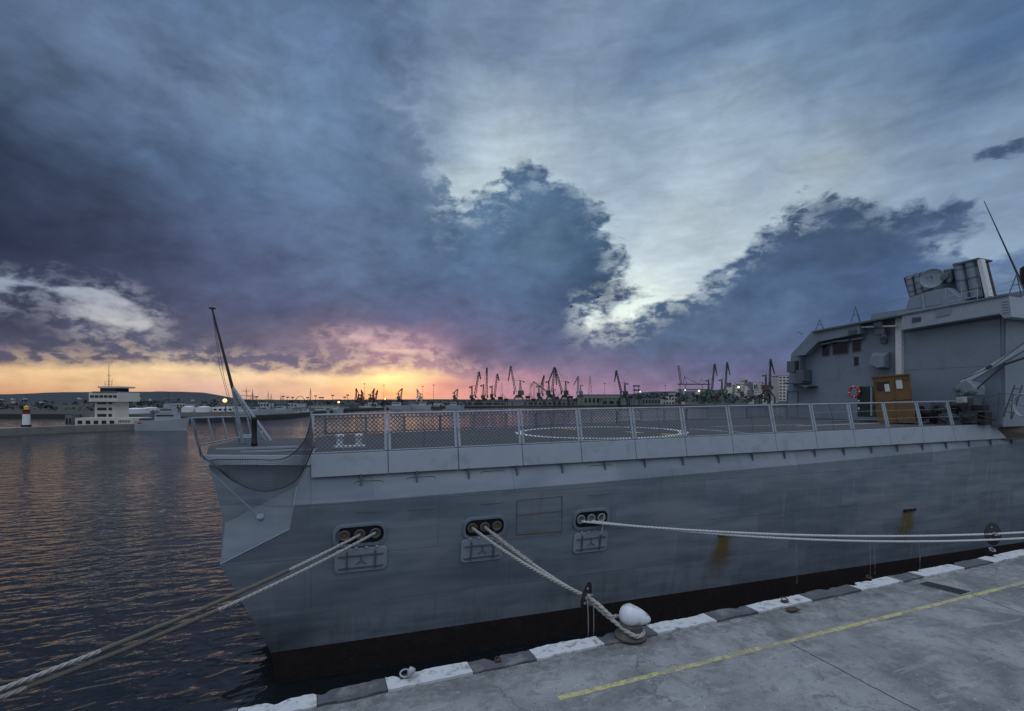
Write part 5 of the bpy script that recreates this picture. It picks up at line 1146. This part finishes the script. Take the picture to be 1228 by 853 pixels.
# radio masts, gantries
def pylon(u, vt, vb, w_, d, label):
    t0 = at(u, vt, d=d); B = MB(); er = Vector((CR[0], CR[1], 0)); ef = Vector((CF[0], CF[1], 0)); b0 = at(u, vb, d=d); W2 = w_*d/FOC/2
    for sx in (-1, 1):
        for sy in (-1, 1): B.tube(b0+er*sx*W2+ef*sy*W2, t0+er*sx*.2+ef*sy*.2, .16, n=3)
    for i in range(10):
        f0, f1 = i/10, (i+1)/10; s = 1 if i % 2 else -1; a_, b_ = W2*(1-f0)+.2, W2*(1-f1)+.2
        for sy in (-1, 1): B.tube(b0.lerp(t0, f0)+er*s*a_+ef*sy*a_, b0.lerp(t0, f1)-er*s*b_+ef*sy*b_, .1, n=3)
    tag(B.build('lattice_mast', CRR), label, 'lattice mast', 'red lattice masts behind the cranes')
pylon(601.7, 459.5, 486, 4, 760, 'red lattice mast between the crane trio and the big green crane'); pylon(707.7, 450, 478, 5, 760, 'red lattice mast left of the warehouse crane'); pylon(636, 459, 486, 3, 800, 'red lattice mast right of the big green crane, left one of two'); pylon(640.5, 462, 486, 3, 800, 'red lattice mast right of the big green crane, right one of two')
t = thing('container_gantry', tuple(at(832, 483, d=640)), 'green container gantry crane with its boom raised high at left', 'crane'); er = Vector((CR[0], CR[1], 0)); ef = Vector((CF[0], CF[1], 0))
for u in (815.5, 822, 842, 849): B = MB(); B.tube(at(u, 484, d=640), at(u, 461, d=640), .55, n=4); B.build('gantry_leg', CRG, t)
for v in (461, 467.5): B = MB(); a, b = at(813, v, d=640), at(852, v, d=640); B.box((a+b)/2, ((b-a).length, 2, 1.4), (er, ef, Vector((0, 0, 1)))); B.build('gantry_beam', CRG, t)
B = MB(); a, b = at(817, 461, d=640), at(813.5, 438.5, d=640); B.tube(a+er*.9, b+er*1., .5, n=4); B.tube(a-er*1.1, b-er*1., .5, n=4)
for k in range(8): B.tube(a.lerp(b, k/8)+er*(1 if k % 2 else -1), a.lerp(b, (k+1)/8)-er*(1 if k % 2 else -1), .25, n=3)
B.build('raised_boom', CRG, t)
B = MB(); c = at(821, 452, d=640); B.tube(at(819, 461, d=640), c, .4, n=4); B.tube(at(824, 461, d=640), c, .35, n=4); B.tube(c, at(838, 461, d=640), .3, n=4); B.tube(c, b, .12, n=3); B.tube(at(838, 461, d=640), at(841, 455, d=640), .3, n=4); B.tube(at(846, 461, d=640), at(841, 455, d=640), .3, n=4); B.build('apex_frame', CRG, t)
t = thing('small_gantry', tuple(at(763, 484, d=600)), 'dark square hopper tower beside the warehouse crane', 'hopper tower')
for u in (760.5, 766): B = MB(); B.tube(at(u, 486, d=600), at(u, 463, d=600), .5, n=4); B.build('tower_leg', CRD, t)
for v in (463, 468, 474): B = MB(); a, b = at(759.5, v, d=600), at(767, v, d=600); B.box((a+b)/2, ((b-a).length, 4, 1.6), (er, ef, Vector((0, 0, 1)))); B.build('platform', CRD, t)
# warehouses and the district at right
grn = mat('pale_green_cladding', (.22, .25, .21), .7, var=.15, vs=.2)
house(700, 744, 474.5, 487, 690, 60, grn, ROOFG, 'long pale green warehouse with a curved roof behind the cranes', 'warehouse', None, 1, 9)
house(721, 746, 479, 487, 660, 20, GRYW, ROOFG, 'grey shed with a dark doorway in front of the green warehouse', 'shed', None, 1, 3)
house(770, 792, 478, 486, 700, 20, GRYW, ROOFG, 'grey quay shed right of the hopper tower', 'shed', None, 1, 6); house(795, 812, 472, 486, 760, 20, PALE, ROOFG, 'pale block left of the container gantry', 'building', None, 3, 5)
house(562, 605, 482, 488, 700, 20, GRYW, ROOFG, 'low grey shed behind the trio of dark cranes', 'shed', None, 1, 9); house(634, 690, 481.5, 488, 700, 20, GRYW, ROOFG, 'low grey shed behind the crossing cranes', 'shed', None, 1, 10)
house(934, 947, 451, 481, 640, 18, PALE, ROOFG, 'tall pale block of flats beside the hangar corner', 'building', None, 8, 3); house(928, 935, 458, 481, 660, 14, GRYW, ROOFG, 'narrow grey block beside the tall pale one', 'building', None, 6, 2)
for k in range(75):
    u = random.uniform(868, 915) if k < 40 else random.uniform(790, 935); 
    v = 455+random.random()*12+abs(u-890)*.12 if k < 40 else random.uniform(467, 480)
    d = 1250-(v-455)*18; wd = random.uniform(2.5, 6); hh = wd*random.uniform(.5, 1.1) if k < 40 else wd*.5
    mt, nm = random.choice([(PALE, 'pale'), (GRYW, 'grey'), (GRYW, 'grey'), (CREAM, 'cream')])
    band = 'block of flats on the hill' if k < 40 else 'low building at the foot of the hill'
    house(u, u+wd, v, v+hh+6, d, wd*d/600*.5, mt, ROOFG if random.random() < .7 else ROOF, f'{nm} {band} behind the green cranes', 'building', f'{nm} {band.replace("block", "blocks").replace("building", "buildings")} at right', *((3, 3) if k < 12 else (0, 0)))
# far woods that read as one dark mass along the shore
B = MB(); leaf = random.Random(3)
def clump(u, v, d, s):
    c = at(u, v, d=d); k = 16
    for i in range(k):
        th, ph = leaf.uniform(0, 6.28), leaf.uniform(-.3, 1.5); r = s*leaf.uniform(.5, 1.1)
        p = c+Vector((math.cos(th)*math.cos(ph)*r*1.3, math.sin(th)*math.cos(ph)*r*1.3, math.sin(ph)*r)); q = s*.4
        a, b = Vector((leaf.uniform(-1, 1), leaf.uniform(-1, 1), leaf.uniform(-1, 1)))*q, Vector((leaf.uniform(-1, 1), leaf.uniform(-1, 1), leaf.uniform(-1, 1)))*q
        B.quad(p-a, p-b, p+a, p+b)
for k in range(420):
    if k < 200: clump(leaf.uniform(-80, 262), leaf.uniform(483, 500), leaf.uniform(290, 420), leaf.uniform(1.5, 3))
    elif k < 330: clump(leaf.uniform(765, 935), leaf.uniform(474, 483), leaf.uniform(700, 900), leaf.uniform(3, 5.5))
    else: clump(leaf.uniform(280, 560), leaf.uniform(483, 488), leaf.uniform(450, 600), leaf.uniform(2, 3.5))
B.build('woodland', mat('far_foliage', (.05, .06, .055), .9, var=.5, vs=.3), kind='stuff')
# two gulls
for u, v in ((685, 368), (717, 357)):
    p = at(u, v, d=60); B = MB(); e = Vector((CR[0], CR[1], 0)); f_ = Vector((CF[0], CF[1], 0))
    B.lathe(p-e*.18, [(.01, 0), (.05, .08), (.055, .2), (.02, .34), (.005, .42)], 8, ax=e)
    for s in (-1, 1):
        a, b, c = p+f_*s*.03, p+f_*s*.28+Vector((0, 0, .12)), p+f_*s*.55+Vector((0, 0, .02))-e*.1
        for x, y, w0, w1 in ((a, b, .09, .07), (b, c, .07, .01)): B.prism([x-e*w0, x+e*w0, y+e*w1, y-e*w1], (0, 0, .012))
    tag(B.build('gull', DKH, smooth=False), 'dark bird gliding before the cumulus cloud, '+('lower left of the two' if u < 700 else 'upper right of the two'), 'bird', 'birds before the cloud')
